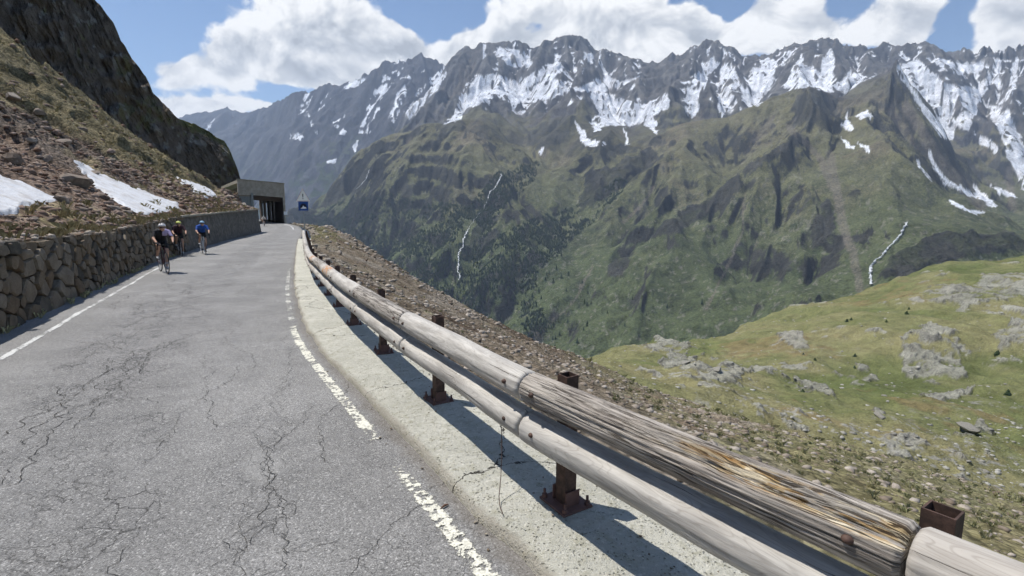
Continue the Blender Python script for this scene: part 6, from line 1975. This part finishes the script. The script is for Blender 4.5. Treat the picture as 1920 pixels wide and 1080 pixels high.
for px, py in ((1046, 628), (1040, 634), (1034, 636), (1098, 610), (1094, 618), (1100, 606), (1080, 642), (1040, 654), (1026, 650), (1063, 605), (1104, 548), (1095, 568), (1100, 572), (1108, 570), (1060, 545), (1090, 530), (1050, 520), (1030, 512), (1036, 530), (1010, 545), (1020, 525), (1000, 540), (995, 556), (1015, 560), (1005, 575), (985, 570), (1024, 516), (1042, 505), (1064, 515), (1000, 600), (1010, 590), (990, 590), (1320, 570), (1186, 560), (1210, 590), (1170, 610), (1140, 585), (1250, 575)):
    tree_at(MT, px + rng.uniform(-2, 2), py, rng.uniform(7, 12), 'small dark conifer standing alone on the green valley side', 'lone conifers on the valley side')
for px, py, h in ((1588, 603, 11), (1596, 600, 9), (1662, 604, 9), (1700, 588, 10), (1704, 580, 8), (1528, 676, 11), (1603, 668, 11), (1602, 690, 9), (1506, 665, 8), (1505, 735, 13), (1870, 665, 15), (1890, 740, 17)):
    p, n_ = hit(BVG, px, py)
    if p is None: continue
    hh = h / FPX * (p - eye).length
    o = link('dwarf_pine', cm[rng.randrange(4)])
    o.location = p - Vector((0, 0, hh * .08)); o.scale = (hh * 1.3, hh * 1.3, hh * .55); o.rotation_euler = (0, 0, rng.uniform(0, 6))
    tag(o, 'stunted dark pine bush growing on the meadow basin', 'bush', 'dwarf pines on the meadow')
# forest: one mass on the lower slope
base = []
for k in range(4):
    mb = conifer(k + 20, 3, 5)
    base.append((np.array(mb.v), [f for f in mb.f]))
F3 = []
for V, fs in base:
    tr = []
    for f_ in fs:
        for q in range(1, len(f_) - 1): tr.append((f_[0], f_[q], f_[q + 1]))
    F3.append(np.array(tr))
wood = [(540, 400), (600, 405), (640, 375), (720, 365), (800, 370), (870, 400), (935, 330), (1010, 300), (1010, 330), (940, 400), (905, 470), (960, 430), (1040, 400), (1110, 370), (1150, 330), (1180, 340), (1120, 410), (1060, 470), (1010, 520), (1000, 560), (1040, 620), (980, 640), (900, 600), (800, 545), (700, 485), (600, 440)]
m_in = inpoly(MT['P'], MT['PY'] + 18 * MT['nA'], wood)
dens_f = m_in * np.clip(.55 + 1.5 * MT['nB'] + .9 * MT['nA'], 0, 1) * (MT['PX'] > 500) * (MT['PY'] > 285)
ok = np.flatnonzero((dens_f > .02).ravel())
w = dens_f.ravel()[ok]
rs = np.random.RandomState(4)
sel = rs.choice(ok, 13000, p=w / w.sum(), replace=False)
VV, FF, n = [], [], 0
for idx_ in sel:
    k = rs.randint(4)
    h = rs.uniform(7, 14)
    V = base[k][0] * np.array([h * 1.2, h * 1.2, h])
    a = rs.uniform(0, 6.28); ca, sa = math.cos(a), math.sin(a)
    V = np.stack([V[:, 0] * ca - V[:, 1] * sa, V[:, 0] * sa + V[:, 1] * ca, V[:, 2]], -1) + np.array([MT['X'].flat[idx_], MT['Y'].flat[idx_], MT['Z'].flat[idx_] - 1])
    VV.append(V); FF.append(F3[k] + n); n += len(V)
me = mesh_np('forest', np.concatenate(VV), np.concatenate(FF), False)
def b_for(t, b, m):
    t.put(b.inputs['Base Color'], t.mix(t.ss(t.noise(geo(t), .012, 3, .6), .35, .65), (.028, .046, .022), (.050, .070, .030)))
    b.inputs['Roughness'].default_value = .95
tag(link('forest', me, mat('forest canopy', b_for)), 'dark conifer forest covering the lower valley side', 'forest', kind='stuff')

def b_water(t, b, m):
    t.put(b.inputs['Base Color'], t.mix(t.noise(geo(t), .08, 4, .7), (.45, .47, .48), (.66, .67, .68)))
    b.inputs['Roughness'].default_value = .5
WAT = mat('white water', b_water)
def waterfall(pts, w, label, gap=None):
    pts = np.array(pts, float)
    s = np.linspace(0, len(pts) - 1, len(pts) * 9)
    px_, py_ = np.interp(s, range(len(pts)), pts[:, 0]), np.interp(s, range(len(pts)), pts[:, 1])
    px_ = px_ + 2.2 * vn(s * 1.7, s * 0, 95) + 1.0 * vn(s * 5, s * 0 + 2, 96)
    V = []
    for a, b in zip(px_, py_):
        p = pick(MT, a, b)
        t_ = p[1]
        d_ = p - np.array([0, 0, CH]); d_ /= np.linalg.norm(d_)
        if gap and gap[0] < b < gap[1]: ww_k = .28
        else: ww_k = 1.0
        ww = .75 * ww_k * w * (.2 + .6 * rng.random()) / FPX * t_ * .5
        c_ = p - d_ * 5 + np.array([0, 0, 2.0])
        V += [c_ + np.array([-ww, 0, 0]), c_ + np.array([0, -ww * .6, ww * .3]), c_ + np.array([ww, 0, 0])]
    me = mesh_np('waterfall', np.array(V), grid_faces(len(px_), 3), True)
    tag(link('waterfall', me, WAT), label, 'waterfall', 'waterfalls across the valley')
waterfall([(941, 324), (935, 335), (928, 350), (920, 358), (914, 372)], 4.0, 'upper white cascade spilling from the hanging meadow across the valley')
waterfall([(914, 374), (905, 388), (893, 405), (882, 422), (878, 432), (870, 445), (868, 460), (864, 475), (862, 490), (861, 505), (860, 525)], 4.5, 'long white waterfall dropping through the forested gorge', (366, 428))
waterfall([(1703, 416), (1694, 430), (1682, 446), (1668, 462), (1654, 478)], 10.5, 'slanting white cascade above the rock step behind the meadow')
waterfall([(1654, 480), (1638, 488), (1630, 500), (1632, 515), (1634, 532)], 13.0, 'white waterfall vanishing behind the green meadow crest')
waterfall([(692, 318), (684, 332), (676, 345), (668, 354)], 3.0, 'thin pale stream on the shoulder right of the blue massif')

# ================================================================== small things by the road
mb = MB()
p0 = kf(sSEAM + .28, -.02, .40)
pts = [Vector(p0), Vector(kf(sSEAM + .20, -.06, .30)), Vector(kf(sSEAM + .14, -.10, .18)), Vector(kf(sSEAM + .09, -.14, .10)), Vector(kf(sSEAM + .03, -.17, .083)), Vector(kf(sSEAM - .05, -.20, .086))]
mb.tube(pts, .0025, 5)
w = mb.build('wire', RUST); tag(w, 'thin bent rusty wire hanging from the lower log onto the ledge', 'wire')
def stick(px, py, ln, ang, label):
    t_ = ground_t(px, py); p = Vector(unproj(px, py, t_)); z = road_z(p.x, p.y) + .008
    mb = MB(); d_ = Vector((math.cos(ang), math.sin(ang), 0)) * ln
    a = Vector((p.x, p.y, z))
    mb.tube([a - d_ * .5, a + Vector((0, .004, .004)), a + d_ * .5], [.003, .007, .004], 6)
    tag(mb.build('twig', mat('twig', col=(.11, .06, .04), rough=.9)), label, 'twig')
stick(835, 1042, .06, .9, 'short brown twig lying beside the worn white line')
stick(862, 812, .035, 2.0, 'tiny dark twig in the gutter by the kerb')

# ------------------------------------------------------------------ tell look-alikes apart by their order across the view
ONES = 'first second third fourth fifth sixth seventh eighth ninth tenth eleventh twelfth thirteenth fourteenth fifteenth sixteenth seventeenth eighteenth nineteenth'.split()
TENS = {20: 'twenty', 30: 'thirty', 40: 'forty'}
def ordinal(n):
    if n < 20: return ONES[n - 1]
    t_, o_ = n // 10 * 10, n % 10
    return {20: 'twentieth', 30: 'thirtieth', 40: 'fortieth'}[t_] if o_ == 0 else TENS[t_] + '-' + ONES[o_ - 1]
byl = {}
for o in bpy.data.objects:
    if o.parent is None and 'label' in o and 'group' in o:
        byl.setdefault(o['label'], []).append(o)
for lb, os_ in byl.items():
    if len(os_) < 2: continue
    os_.sort(key=lambda o: float(proj(np.array(o.location))[0]))
    for k, o in enumerate(os_):
        o['label'] = lb + ', ' + ordinal(k + 1) + ' from the left'

haze_box()
